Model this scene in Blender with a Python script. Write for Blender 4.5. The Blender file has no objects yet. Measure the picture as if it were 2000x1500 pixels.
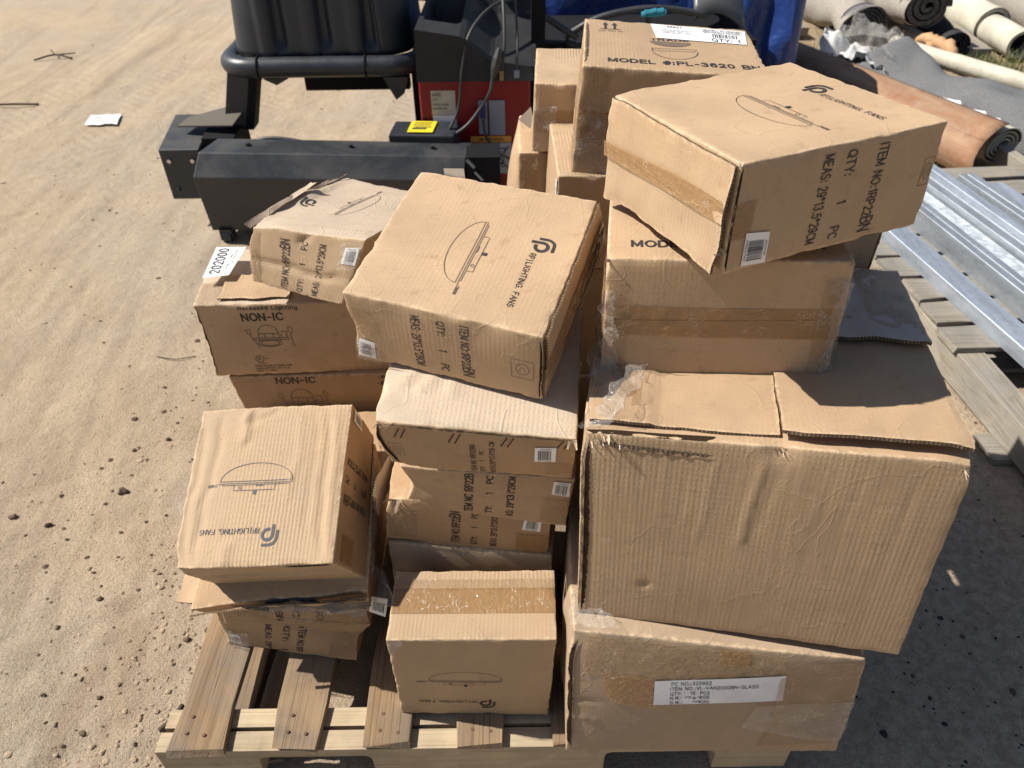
import bpy, math, random
import numpy as np
from mathutils import Vector, Matrix
R = math.radians
random.seed(7)
rng = np.random.default_rng(7)
scene = bpy.context.scene
col = scene.collection

# ------------------------------------------------------------------ camera, sky, sun, exposure
cd = bpy.data.cameras.new('camera')
camo = bpy.data.objects.new('camera', cd)
col.objects.link(camo)
camo.matrix_world = Matrix.Translation((0, 0, 1.5244)) @ Matrix.Rotation(R(90 - 39.6745), 4, 'X') @ Matrix.Rotation(R(-0.8585), 4, 'Z')
cd.sensor_width = 36
cd.lens = 36 * 1462.0 / 2000
cd.clip_start = 0.05
cd.clip_end = 500
cd.dof.use_dof = True
cd.dof.focus_distance = 1.15
cd.dof.aperture_fstop = 7.0
scene.camera = camo

SUN_EL, SUN_AZ = 48.0, 7.0     # azimuth: degrees behind the left-hand side
world = bpy.data.worlds.new('World')
scene.world = world
world.use_nodes = True
wn = world.node_tree
sky = wn.nodes.new('ShaderNodeTexSky')
sky.sky_type = 'NISHITA'
sky.sun_disc = False
sky.sun_elevation = R(SUN_EL)
sky.sun_rotation = R(-(90 - SUN_AZ))
wn.links.new(sky.outputs[0], wn.nodes['Background'].inputs[0])
wn.nodes['Background'].inputs[1].default_value = 0.062
sd = bpy.data.lights.new('sun', 'SUN')
sd.energy = 5.0
sd.angle = R(0.5)
sd.color = (1.0, 0.945, 0.86)
so = bpy.data.objects.new('sun', sd)
col.objects.link(so)
sv = Vector((-math.cos(R(SUN_AZ)) * math.cos(R(SUN_EL)), math.sin(R(SUN_AZ)) * math.cos(R(SUN_EL)), math.sin(R(SUN_EL))))
so.rotation_euler = sv.to_track_quat('Z', 'Y').to_euler()
so.location = (-3, 0, 4)
scene.view_settings.view_transform = 'Standard'
scene.view_settings.look = 'None'
scene.view_settings.gamma = 1
scene.view_settings.exposure = 0.50
scene.view_settings.use_curve_mapping = False

# ------------------------------------------------------------------ object helpers
def tag(o, label=None, cat=None, group=None, kind=None):
    if label: o['label'] = label
    if cat: o['category'] = cat
    if group: o['group'] = group
    if kind: o['kind'] = kind
    return o

def empty(name, loc, rz=0.0):
    o = bpy.data.objects.new(name, None)
    o.empty_display_size = 0.05
    o.location = loc
    o.rotation_euler = (0, 0, rz)
    col.objects.link(o)
    return o

def link(name, me, parent=None):
    o = bpy.data.objects.new(name, me)
    col.objects.link(o)
    if parent is not None:
        o.parent = parent
    return o

class MB:
    """collects verts / faces / uvs / material slots and links them as one mesh object"""
    def __init__(s):
        s.v = []; s.f = []; s.uv = []; s.mi = []; s.n = 0; s.ed = []
    def add(s, verts, faces, uvs=None, mi=0, ed=None):
        verts = np.asarray(verts, float).reshape(-1, 3)
        b = s.n
        s.v.append(verts); s.n += len(verts)
        s.f += [tuple(i + b for i in f) for f in faces]
        if uvs is None: uvs = verts[:, :2]
        s.uv.append(np.asarray(uvs, float).reshape(-1, 2))
        s.ed.append(np.zeros(len(verts)) if ed is None else np.asarray(ed, float))
        s.mi += [mi] * len(faces)
    def mesh(s, name, mats, origin=(0, 0, 0), smooth=False):
        me = bpy.data.meshes.new(name)
        V = np.concatenate(s.v) - np.array(origin) if s.v else np.zeros((0, 3))
        me.from_pydata(V.tolist(), [], s.f)
        UV = np.concatenate(s.uv) if s.uv else np.zeros((0, 2))
        uvl = me.uv_layers.new(name='UVMap')
        li = np.empty(len(me.loops), int); me.loops.foreach_get('vertex_index', li)
        uvl.data.foreach_set('uv', UV[li].ravel())
        E = np.concatenate(s.ed)
        if E.any():
            at = me.attributes.new('edge', 'FLOAT', 'POINT'); at.data.foreach_set('value', E)
        for m in (mats if isinstance(mats, (list, tuple)) else [mats]): me.materials.append(m)
        me.polygons.foreach_set('material_index', s.mi)
        if smooth: me.polygons.foreach_set('use_smooth', [True] * len(me.polygons))
        me.update()
        return me
    def build(s, name, mats, parent=None, smooth=False, local=True):
        org = Vector((0, 0, 0)); p_ = parent
        while p_ is not None: org = org + p_.location; p_ = p_.parent
        return link(name, s.mesh(name, mats, tuple(org), smooth), parent)
    def box(s, c, size, rz=0, M=None, mi=0, jit=0):
        x, y, z = [d / 2 for d in size]
        P = np.array([(a * x, b * y, d * z) for d in (-1, 1) for b in (-1, 1) for a in (-1, 1)])
        uvs = np.array([(p[0] + p[2] * .3, p[1] + p[2]) for p in P]) + np.array([c[0], c[1]])
        if jit: P = P + rng.normal(0, jit, P.shape)
        if M is None:
            ca, sa = math.cos(rz), math.sin(rz)
            P = P @ np.array([[ca, sa, 0], [-sa, ca, 0], [0, 0, 1]])
        else:
            P = P @ np.array(M.to_3x3()).T
        s.add(P + np.array(c), [(0, 2, 3, 1), (4, 5, 7, 6), (0, 1, 5, 4), (1, 3, 7, 5), (3, 2, 6, 7), (2, 0, 4, 6)], uvs, mi)
    def grid(s, P, uvs=None, mi=0, flip=False):
        """P: (n,m,3)"""
        n, m = P.shape[:2]
        F = []
        for i in range(n - 1):
            for j in range(m - 1):
                a = i * m + j
                q = (a, a + m, a + m + 1, a + 1)
                F.append(q[::-1] if flip else q)
        s.add(P.reshape(-1, 3), F, None if uvs is None else np.asarray(uvs).reshape(-1, 2), mi)
    def tube(s, pts, r, seg=8, mi=0, cap=True):
        pts = [Vector(p) for p in pts]
        rr = r if isinstance(r, (list, tuple)) else [r] * len(pts)
        rings = []; up = Vector((0, 0, 1)); L = 0; uv = []
        prev = None
        for i, p in enumerate(pts):
            t = (pts[min(i + 1, len(pts) - 1)] - pts[max(i - 1, 0)]).normalized()
            if prev is None:
                a = t.cross(up)
                if a.length < .1: a = t.cross(Vector((1, 0, 0)))
                a.normalize()
            else:
                a = (prev - t * prev.dot(t)).normalized()
            prev = a
            b = t.cross(a)
            if i: L += (p - pts[i - 1]).length
            ring = []
            for k in range(seg):
                an = 2 * math.pi * k / seg
                ring.append(p + a * math.cos(an) * rr[i] + b * math.sin(an) * rr[i])
                uv.append((k / seg * 2 * math.pi * rr[i], L))
            rings.append(ring)
        V = [tuple(v) for ring in rings for v in ring]
        F = []
        for i in range(len(pts) - 1):
            for k in range(seg):
                a = i * seg + k; b2 = i * seg + (k + 1) % seg
                F.append((a, b2, b2 + seg, a + seg))
        if cap:
            F.append(tuple(range(seg))[::-1]); F.append(tuple((len(pts) - 1) * seg + k for k in range(seg)))
        s.add(V, F, uv, mi)
    def prism(s, poly, axis_from, axis_to, mi=0):
        """poly: list of 3D points (loop) at axis_from; extruded by the vector axis_to-axis_from"""
        d = np.array(axis_to, float) - np.array(axis_from, float)
        A = np.array(poly, float); n = len(A)
        V = np.concatenate([A, A + d])
        F = [(i, (i + 1) % n, (i + 1) % n + n, i + n) for i in range(n)]
        F += [tuple(range(n))[::-1], tuple(range(n, 2 * n))]
        s.add(V, F, V[:, [0, 2]], mi)

def smoothp(pts, n=6):
    """Catmull-Rom through points"""
    P = [np.array(p, float) for p in pts]
    P = [2 * P[0] - P[1]] + P + [2 * P[-1] - P[-2]]
    out = []
    for i in range(1, len(P) - 2):
        for k in range(n):
            t = k / n
            out.append(0.5 * ((2 * P[i]) + (P[i + 1] - P[i - 1]) * t + (2 * P[i - 1] - 5 * P[i] + 4 * P[i + 1] - P[i + 2]) * t * t + (3 * P[i] - P[i - 1] - 3 * P[i + 1] + P[i + 2]) * t ** 3))
    out.append(P[-2])
    return [tuple(p) for p in out]

class Noise:
    """smooth sum-of-sines noise, vectorised"""
    def __init__(s, seed, n=10, octaves=3):
        g = np.random.default_rng(seed)
        s.k = []; 
        for o in range(octaves):
            d = g.normal(size=(n, 3)); d /= np.linalg.norm(d, axis=1)[:, None]
            s.k.append((d * g.uniform(.6, 1.5, (n, 1)) * 2 ** o, g.uniform(0, 6.28, n), .55 ** o / math.sqrt(n)))
    def __call__(s, P, f=1.0):
        P = np.asarray(P, float) * f * 6.28
        r = 0
        for k, ph, a in s.k:
            r = r + (np.sin(P @ k.T + ph) * a).sum(-1)
        return r * 1.2

# ------------------------------------------------------------------ materials
class NT:
    def __init__(s, name):
        s.m = bpy.data.materials.new(name); s.m.use_nodes = True
        s.t = s.m.node_tree; s.n = s.t.nodes
        s.p = s.n['Principled BSDF']; s.out = s.n['Material Output']
        s.tc = None
    def L(s, a, b): s.t.links.new(a, b)
    def set(s, **k):
        names = dict(col='Base Color', rough='Roughness', metal='Metallic', spec='Specular IOR Level', alpha='Alpha', coat='Coat Weight', coatr='Coat Roughness', trans='Transmission Weight', sheen='Sheen Weight')
        for a, v in k.items():
            i = s.p.inputs[names[a]]
            if isinstance(v, bpy.types.NodeSocket): s.L(v, i)
            elif a == 'col': i.default_value = (*v[:3], 1)
            else: i.default_value = v
    def co(s, kind='Object'):
        if s.tc is None: s.tc = s.n.new('ShaderNodeTexCoord')
        return s.tc.outputs[kind]
    def map(s, src, scale=(1, 1, 1), loc=(0, 0, 0), rot=(0, 0, 0)):
        m = s.n.new('ShaderNodeMapping'); s.L(src, m.inputs[0])
        m.inputs['Scale'].default_value = scale; m.inputs['Location'].default_value = loc; m.inputs['Rotation'].default_value = rot
        return m.outputs[0]
    def noise(s, vec, scale, detail=4, rough=.55, dist=0):
        x = s.n.new('ShaderNodeTexNoise'); s.L(vec, x.inputs['Vector'])
        x.inputs['Scale'].default_value = scale; x.inputs['Detail'].default_value = detail
        x.inputs['Roughness'].default_value = rough; x.inputs['Distortion'].default_value = dist
        return x.outputs[0]
    def vor(s, vec, scale, feat='F1', out=0, rand=1):
        x = s.n.new('ShaderNodeTexVoronoi'); s.L(vec, x.inputs['Vector']); x.feature = feat
        x.inputs['Scale'].default_value = scale; x.inputs['Randomness'].default_value = rand
        return x.outputs[out]
    def wave(s, vec, scale, dist=0, dscale=1, detail=1, axis='X'):
        x = s.n.new('ShaderNodeTexWave'); s.L(vec, x.inputs['Vector']); x.bands_direction = axis
        x.inputs['Scale'].default_value = scale; x.inputs['Distortion'].default_value = dist
        x.inputs['Detail Scale'].default_value = dscale; x.inputs['Detail'].default_value = detail
        return x.outputs['Fac']
    def ramp(s, f, stops, interp='LINEAR'):
        x = s.n.new('ShaderNodeValToRGB'); s.L(f, x.inputs[0]); r = x.color_ramp; r.interpolation = interp
        while len(r.elements) > 1: r.elements.remove(r.elements[-1])
        for i, (p, c) in enumerate(stops):
            e = r.elements[0] if i == 0 else r.elements.new(p)
            e.position = p
            e.color = (c, c, c, 1) if not isinstance(c, (tuple, list)) else (*c[:3], 1)
        return x.outputs[0]
    def math(s, op, a, b=None, c=None):
        x = s.n.new('ShaderNodeMath'); x.operation = op
        for i, v in enumerate((a, b, c)):
            if v is None: continue
            if isinstance(v, bpy.types.NodeSocket): s.L(v, x.inputs[i])
            else: x.inputs[i].default_value = v
        return x.outputs[0]
    def mix(s, f, a, b, mode='MIX'):
        x = s.n.new('ShaderNodeMix'); x.data_type = 'RGBA'; x.blend_type = mode
        for i, v in ((0, f), (6, a), (7, b)):
            if isinstance(v, bpy.types.NodeSocket): s.L(v, x.inputs[i])
            elif isinstance(v, (tuple, list)): x.inputs[i].default_value = (*v[:3], 1)
            else: x.inputs[i].default_value = v
        return x.outputs[2]
    def bump(s, h, dist=.001, strength=1.0, normal=None):
        x = s.n.new('ShaderNodeBump'); s.L(h, x.inputs['Height'])
        x.inputs['Distance'].default_value = dist; x.inputs['Strength'].default_value = strength
        if normal is not None: s.L(normal, x.inputs['Normal'])
        return x.outputs[0]
    def normal(s, b): s.L(b, s.p.inputs['Normal'])
    def attr(s, name):
        x = s.n.new('ShaderNodeAttribute'); x.attribute_name = name; return x.outputs['Fac']

def mul(c, k): return tuple(min(1, v * k) for v in c)

def kraft(name, base=(.44, .30, .175), flute=.25, dapple=.0, crinkle=.3, streak=.12, seed=0.0, ang=0.0):
    base = (base[0] * .99, base[1] * 1.015, base[2] * 1.09)
    m = NT(name)
    uv = m.map(m.co('UV'), (1, 1, 1), (seed, seed * .7, 0), (0, 0, ang))
    ob = m.map(m.co('Object'), (1, 1, 1), (seed, seed, seed))
    info = m.n.new('ShaderNodeObjectInfo')
    n1 = m.noise(ob, 9, 5, .6)
    n2 = m.noise(uv, 420, 3, .7)
    n3 = m.noise(m.map(uv, (120, 9, 1)), 1, 4, .7)          # fine streaks along the flutes
    n4 = m.noise(ob, 38, 4, .62)
    c = m.mix(m.ramp(n1, [(.3, 0), (.72, 1)]), mul(base, .86), mul(base, 1.13))
    c = m.mix(m.ramp(n2, [(.35, 0), (.7, .5)]), c, mul(base, .66))
    c = m.mix(m.ramp(n3, [(.4, 0), (.75, streak)]), c, mul((.52, .39, .25), 1.05))
    sc = m.ramp(n4, [(.62, 0), (.70, .35)])
    c = m.mix(sc, c, (.27, .17, .095))
    c = m.mix(m.math('MULTIPLY', info.outputs['Random'], .34), c, mul(base, .66))
    st_ = m.noise(m.map(ob, (1, 1, 1), rot=(.4, .7, .2)), 3.2, 6, .7, .5)
    c = m.mix(m.ramp(st_, [(.56, 0), (.66, .30)]), c, mul(base, .62))
    scr = m.math('ABSOLUTE', m.math('SUBTRACT', m.noise(m.map(ob, (3, 22, 9), rot=(.3, .9, .5)), 1.4, 3, .6, .4), .5))
    c = m.mix(m.ramp(scr, [(0, .28), (.008, 0)]), c, mul(base, .6))
    # worn, fuzzy pale edges
    e = m.attr('edge')
    ef = m.math('MULTIPLY', e, m.ramp(m.noise(ob, 95, 4, .7), [(.32, 0), (.62, 1)]))
    c = m.mix(m.ramp(ef, [(.28, 0), (.75, .6)]), c, (.60, .45, .29))
    # flutes showing through
    fl = m.wave(uv, 45, .6, 12, 2)
    warp = m.noise(ob, 5, 2, .5)
    flm = m.math('MULTIPLY', fl, m.ramp(warp, [(.42, .06), (.62, 1)]))
    h = m.math('MULTIPLY', flm, flute)
    if dapple:
        d = m.math('MULTIPLY', m.wave(uv, 46, 2.2, 14, 3), m.wave(uv, 34, 7, 10, 3, 'Y'))
        dm = m.ramp(m.noise(ob, 4.5, 4, .6), [(.42, .04), (.62, 1)])
        dd = m.math('MULTIPLY', m.ramp(d, [(.10, 0), (.75, 1)]), dm)
        h = m.math('ADD', h, m.math('MULTIPLY', dd, dapple))
        r2 = m.noise(m.map(uv, (42, 3, 1)), 1, 2, .5)
        h = m.math('ADD', h, m.math('MULTIPLY', m.ramp(r2, [(.40, 0), (.60, 1)]), dapple * .35))
    wr = m.noise(ob, 16, 3, .5, .3)
    h = m.math('ADD', h, m.math('MULTIPLY', wr, crinkle * .7))
    ck = m.math('ABSOLUTE', m.math('SUBTRACT', m.noise(m.map(ob, (1, 1, 1), rot=(.5, .3, .9)), 7, 2, .5, .8), .5))
    h = m.math('ADD', h, m.math('MULTIPLY', m.ramp(ck, [(0, 1), (.010, 0)]), .30 + crinkle * .35))
    b = m.bump(h, .0007, 1.0)
    b = m.bump(n2, .00012, .7, b)
    m.normal(b)
    m.set(col=c, rough=m.ramp(n1, [(.3, .62), (.7, .78)]), spec=.25)
    return m.m

KRAFT = {}
def K_(key, **k):
    if key not in KRAFT: KRAFT[key] = kraft('kraft_' + key, **k)
    return KRAFT[key]
K_('smooth', base=(.485, .33, .188), flute=.12, crinkle=.25, seed=1)
K_('mid', base=(.465, .312, .176), flute=.12, dapple=.22, crinkle=.3, seed=2)
K_('washboard', base=(.49, .34, .198), flute=.5, dapple=.6, crinkle=.35, streak=.06, seed=3)
K_('embossed', base=(.455, .31, .175), flute=.16, dapple=1.25, crinkle=.3, seed=4)
K_('pale', base=(.55, .43, .30), flute=.15, dapple=.5, crinkle=1.2, streak=.1, seed=5)
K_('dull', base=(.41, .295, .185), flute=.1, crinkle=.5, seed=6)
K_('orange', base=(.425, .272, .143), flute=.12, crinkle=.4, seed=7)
K_('ridged', base=(.48, .335, .195), flute=.9, crinkle=.4, streak=.12, seed=8)
K_('grey', base=(.56, .48, .39), flute=.25, dapple=.3, crinkle=.8, seed=9)  # greyed kraft: back flap's shade and tape glare put into the colour

m = NT('corrugated_cut_edge')
u = m.co('UV')
w_ = m.math('MULTIPLY', m.wave(u, 62, 5, 9, 3), m.ramp(m.noise(u, 55, 3, .6), [(.35, .35), (.6, 1)]))
c = m.mix(m.ramp(w_, [(.15, 0), (.8, 1)]), (.085, .055, .032), (.34, .235, .14))
m.set(col=c, rough=.9); m.normal(m.bump(w_, .002, 1.0)); CUT = m.m

m = NT('gap_shade'); m.set(col=(.035, .023, .014), rough=1.0, spec=0); GAP = m.m  # near-black strips paint the shade inside panel gaps

def clear_film(name, tint, base_a, wr_scale, wrinkle, rough=.08, white=.35):
    m = NT(name)
    ob = m.co('Object')
    r1 = m.noise(ob, wr_scale, 4, .6, 1.6)
    r2 = m.noise(m.map(ob, (1.0, .35, 1.4), rot=(.3, .6, .5)), wr_scale * 1.1, 2, .55, 2.0)
    h = m.math('ADD', r1, m.math('MULTIPLY', r2, .5))
    st = m.math('ABSOLUTE', m.math('SUBTRACT', r2, .5))
    stf = m.math('MULTIPLY', m.ramp(st, [(0, white), (.012, 0)]), m.ramp(m.noise(ob, 22, 2, .5), [(.48, 0), (.58, 1)]))
    col_ = m.mix(stf, tint, (.75, .72, .66))  # pale wrinkle glints painted into the film colour
    a = m.math('ADD', base_a, stf)
    fr = m.n.new('ShaderNodeLayerWeight'); fr.inputs[0].default_value = .3
    a = m.math('MINIMUM', m.math('ADD', a, m.math('MULTIPLY', fr.outputs['Facing'], .25)), 1.0)
    m.set(col=col_, rough=rough, alpha=a, spec=.6)
    m.normal(m.bump(h, wrinkle, 1.0))
    return m.m
TAPE = clear_film('brown_packing_tape', (.36, .205, .085), .52, 46, .0032, .10, .6)
TAPE2 = clear_film('clear_packing_tape', (.42, .28, .15), .28, 60, .004, .08, .75)
FILM = clear_film('stretch_wrap_film', (.60, .57, .53), .14, 34, .013, .06, .85)
FILMG = clear_film('grey_stretch_wrap_film', (.30, .29, .30), .34, 48, .010, .10, .5)

def plain(name, colr, rough=.6, metal=0, spec=.5, bumpd=0, bs=200, var=.15, vs=6, coat=0):
    m = NT(name); ob = m.co('Object')
    n = m.noise(ob, vs, 5, .6)
    c = m.mix(m.ramp(n, [(.3, 0), (.7, 1)]), mul(colr, 1 - var), mul(colr, 1 + var))
    m.set(col=c, rough=m.ramp(n, [(.2, rough * .85), (.8, min(1, rough * 1.15))]), metal=metal, spec=spec, coat=coat)
    if bumpd: m.normal(m.bump(m.noise(ob, bs, 3, .6), bumpd, 1.0))
    return m.m
INK = plain('black_carton_ink', (.028, .024, .024), .7, var=.4, vs=60)
INKR = plain('brown_carton_ink', (.07, .03, .025), .7)
INKF = plain('faded_carton_ink', (.16, .11, .075), .8)
WHITE = plain('white_label_paper', (.78, .78, .77), .45, var=.04)
LABTAPE = plain('label_grey_paper', (.62, .64, .68), .25, var=.08, vs=20)
BARS = plain('barcode_ink', (.04, .04, .045), .5)

def wood(name, c1, c2, grey, gfac, gscale=1.0, along='X', cracks=.3, rough=.85):
    m = NT(name); ob = m.co('Object')
    st = {'X': (1.2, 22, 22), 'Y': (22, 1.2, 22)}[along]
    info = m.n.new('ShaderNodeObjectInfo')
    off = m.math('MULTIPLY', info.outputs['Random'], 37.0)
    cmb = m.n.new('ShaderNodeCombineXYZ')
    for i in range(3): m.L(off, cmb.inputs[i])
    va = m.n.new('ShaderNodeVectorMath'); va.operation = 'ADD'; m.L(ob, va.inputs[0]); m.L(cmb.outputs[0], va.inputs[1])
    v = m.map(va.outputs[0], st)
    g1 = m.noise(v, 1.6 * gscale, 5, .62, 1.2)
    g2 = m.noise(m.map(va.outputs[0], tuple(a * 5 if a > 5 else a * 2 for a in st)), 1.2, 3, .6, .4)
    bl = m.noise(va.outputs[0], 7, 4, .6)
    c = m.mix(m.ramp(g1, [(.32, 0), (.68, 1)]), c1, c2)
    c = m.mix(m.ramp(g2, [(.30, .25), (.5, 0)]), c, mul(c1, .55))
    c = m.mix(m.math('MULTIPLY', m.ramp(bl, [(.35, 0), (.6, 1)]), gfac), c, grey)
    ring = m.wave(m.map(va.outputs[0], tuple(a * .16 for a in st)), 6, 6, 1.0, 2, 'Y' if along == 'X' else 'X')
    c = m.mix(m.ramp(ring, [(.0, .16), (.2, 0)]), c, mul(c1, .5))
    c = m.mix(m.math('MULTIPLY', info.outputs['Random'], .28), c, mul(c1, .6))
    bl2 = m.noise(m.map(va.outputs[0], (3, 2, 3)), 2.2, 5, .65, .8)
    c = m.mix(m.ramp(bl2, [(.52, 0), (.66, .55)]), c, mul(c2, .92))
    c = m.mix(m.ramp(bl2, [(.30, .5), (.42, 0)]), c, mul(c1, .55))
    crk = m.noise(m.map(va.outputs[0], tuple(a * 1.6 if a > 5 else a * .5 for a in st)), 1.0, 2, .5, .3)
    cr = m.ramp(m.math('ABSOLUTE', m.math('SUBTRACT', crk, .5)), [(0, cracks), (.012, 0)])
    c = m.mix(cr, c, (.05, .035, .025))
    m.set(col=c, rough=rough, spec=.2)
    h = m.math('SUBTRACT', m.math('ADD', g1, m.math('MULTIPLY', g2, .6)), m.math('MULTIPLY', cr, 1.5))
    m.normal(m.bump(h, .0018, .8))
    return m.m
WOODA = wood('weathered_brown_plank', (.21, .135, .072), (.34, .235, .14), (.19, .16, .13), .75, along='Y')
WOODB = wood('new_pine_stringer', (.42, .325, .20), (.56, .45, .30), (.34, .28, .205), .6, along='X', cracks=.25)
WOODG = wood('grey_weathered_plank', (.20, .17, .13), (.34, .305, .25), (.25, .235, .21), .95, along='X')
WOODGY = wood('grey_weathered_beam', (.24, .205, .155), (.40, .355, .285), (.28, .26, .225), .95, along='Y')
RUST = plain('rusty_nail', (.15, .075, .045), .8, .3, var=.4, vs=200)

# ------------------------------------------------------------------ ground
GN = Noise(11, 12, 5); GN2 = Noise(12, 12, 4); GN3 = Noise(13, 10, 3)
def ground_h(X, Y):
    P = np.stack([X, Y, X * 0], -1)
    W = X + .10 * np.sin(Y * .5)                        # tyre ruts run away from the camera
    Pr = np.stack([W * 2.6, Y * .30, X * 0], -1)
    rut = GN2(Pr, .9)
    amp = np.clip((-X - .7) / .8, 0, 1) * np.clip((Y - .6) / 1.5, 0.15, 1)
    amp = np.maximum(amp, np.clip((Y - 2.2) / 1.0, 0, 1) * .7)
    z = .0030 * rut * amp + .0035 * GN(P, .8)
    lug = np.maximum(0, np.sin(Y * 45 + 10 * W)) * np.exp(-((W * 1.0 + 2.15) / .11) ** 2) + np.maximum(0, np.sin(Y * 41 - 8 * W)) * np.exp(-((W + 1.25) / .10) ** 2) * .6
    tr = np.zeros_like(X)
    for xc, wv, ph in ((-2.2, .10, 0.), (-1.75, .09, 1.), (-1.3, .10, 2.2), (-2.75, .12, .6), (-3.3, .12, 1.7), (-.55, .09, .3)):
        d_ = W - xc - .05 * np.sin(Y * .35 + ph)
        tr = tr + np.exp(-(d_ / wv) ** 4) * (.35 + .65 * np.maximum(0, np.sin(Y * 78 + np.sign(d_) * 60 * np.abs(d_) + ph * 9)))
    z = z - .006 * tr * np.clip(Y - 1.6, 0, 1) * (.5 + .5 * np.clip(GN(P, .5) + .4, 0, 1)) - .002 * lug * np.clip(Y - 1.5, 0, 1)
    rough = np.clip(1.6 - np.abs(X + .95) * 1.1, 0, 1) * np.clip(1.7 - Y, 0.0, 1)
    z = z + .0020 * GN(P, 3.2) * (.35 + 1.3 * rough) + .0016 * GN3(P, 11) * (.5 + rough)
    z = z - .012 * np.exp(-((X - .2) ** 2 / 1.2 + (Y - 1.2) ** 2 / 1.0)) 
    far = np.clip((np.hypot(X, Y) - 9) / 10, 0, 1)
    z = z * (1 - far) + far * .12 * GN2(P, .02)
    return z - .006
def axis(lo, hi, step, far, n=26):
    mid = np.arange(lo, hi + 1e-6, step)
    g = np.geomspace(step * 2, far, n)
    return np.concatenate([(lo - np.cumsum(g))[::-1], mid, hi + np.cumsum(g)])
gx = axis(-2.9, 2.2, .013, 22); gy = axis(.35, 5.2, .013, 22)
XX, YY = np.meshgrid(gx, gy, indexing='ij')
ZZ = ground_h(XX, YY)
nx, ny = XX.shape
me = bpy.data.meshes.new('ground')
V = np.stack([XX, YY, ZZ], -1).reshape(-1, 3)
ii = np.arange((nx - 1) * ny).reshape(nx - 1, ny)[:, :-1].ravel()
Q = np.stack([ii, ii + ny, ii + ny + 1, ii + 1], -1)
me.vertices.add(len(V)); me.vertices.foreach_set('co', V.ravel())
me.loops.add(Q.size); me.loops.foreach_set('vertex_index', Q.ravel())
me.polygons.add(len(Q)); me.polygons.foreach_set('loop_start', np.arange(len(Q)) * 4); me.polygons.foreach_set('loop_total', np.full(len(Q), 4))
me.polygons.foreach_set('use_smooth', np.ones(len(Q), bool))
me.update(calc_edges=True)
ground = link('ground', me); tag(ground, kind='structure')
m = NT('dry_sandy_ground'); ob = m.co('Object')
n1 = m.noise(ob, .9, 6, .6); n2 = m.noise(ob, 4.5, 6, .65, .6); n3 = m.noise(ob, 260, 3, .7); n4 = m.noise(m.map(ob, (3.2, .7, 1)), 1.1, 8, .74, 1.2)
n5 = m.noise(ob, 48, 5, .7)
sand = m.mix(m.ramp(n2, [(.3, 0), (.7, 1)]), (.50, .385, .262), (.60, .48, .34))
sand = m.mix(m.ramp(n1, [(.42, 0), (.62, .7)]), sand, (.46, .40, .315))
sand = m.mix(m.ramp(n4, [(.50, 0), (.64, .55)]), sand, (.37, .295, .215))
sand = m.mix(m.ramp(n4, [(.30, .45), (.42, 0)]), sand, (.58, .465, .34))
grey = m.mix(m.ramp(n5, [(.40, 0), (.62, 1)]), (.42, .325, .23), (.64, .51, .38))
sx = m.n.new('ShaderNodeSeparateXYZ'); m.L(ob, sx.inputs[0])
gm = m.math('ADD', sx.outputs[0], m.math('MULTIPLY', m.math('SUBTRACT', n2, .5), 1.2))
gmr = m.n.new('ShaderNodeMapRange'); m.L(gm, gmr.inputs[0]); gmr.inputs[1].default_value = .15; gmr.inputs[2].default_value = .7; gmr.inputs[3].default_value = 0; gmr.inputs[4].default_value = .95
gmy = m.n.new('ShaderNodeMapRange'); m.L(sx.outputs[1], gmy.inputs[0]); gmy.inputs[1].default_value = 2.6; gmy.inputs[2].default_value = 1.6; gmy.inputs[3].default_value = 0; gmy.inputs[4].default_value = 1
gf = m.math('MULTIPLY', gmr.outputs[0], gmy.outputs[0])
dmp = m.noise(m.map(ob, (1.5, 1.1, 1), rot=(0, 0, .5)), 1.5, 5, .6, .7)
near_ = m.n.new('ShaderNodeMapRange'); m.L(sx.outputs[1], near_.inputs[0]); near_.inputs[1].default_value = 2.6; near_.inputs[2].default_value = 1.3; near_.inputs[3].default_value = .0; near_.inputs[4].default_value = 1
sand = m.mix(m.math('MULTIPLY', m.ramp(dmp, [(.54, 0), (.66, .7)]), near_.outputs[0]), sand, (.36, .27, .185))
sand = m.mix(m.math('MULTIPLY', m.ramp(dmp, [(.30, .5), (.40, 0)]), near_.outputs[0]), sand, (.42, .385, .33))
cc = m.mix(gf, sand, grey)
# dry straw-coloured litter far right
gr = m.n.new('ShaderNodeMapRange'); m.L(m.math('ADD', sx.outputs[0], m.math('ADD', m.math('MULTIPLY', sx.outputs[1], .35), m.math('MULTIPLY', n2, .8))), gr.inputs[0]); gr.inputs[1].default_value = 3.7; gr.inputs[2].default_value = 4.4; gr.inputs[3].default_value = 0; gr.inputs[4].default_value = .8
cc = m.mix(m.math('MULTIPLY', gr.outputs[0], m.ramp(n5, [(.3, .3), (.6, 1)])), cc, (.27, .20, .11))
spk = m.vor(ob, 170); spk2 = m.vor(ob, 340); spm = m.noise(ob, 22, 3, .6)
sp = m.math('MULTIPLY', m.ramp(spk, [(.10, 1), (.20, 0)]), m.ramp(spm, [(.50, 0), (.60, 1)]))
cc = m.mix(m.math('MULTIPLY', sp, .8), cc, (.10, .075, .06))
cc = m.mix(m.math('MULTIPLY', m.ramp(spk2, [(.14, .7), (.26, 0)]), m.ramp(n5, [(.45, 0), (.55, 1)])), cc, (.16, .12, .09))
cc = m.mix(m.ramp(n3, [(.35, .5), (.6, 0)]), cc, (.27, .19, .125))
m.set(col=cc, rough=.95, spec=.1)
n6 = m.noise(ob, 130, 4, .75); b = m.bump(n5, .0065, 1.0); b = m.bump(n6, .004, 1.0, b); b = m.bump(n3, .0016, 1.0, b); m.normal(b)
me.materials.append(m.m)

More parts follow.
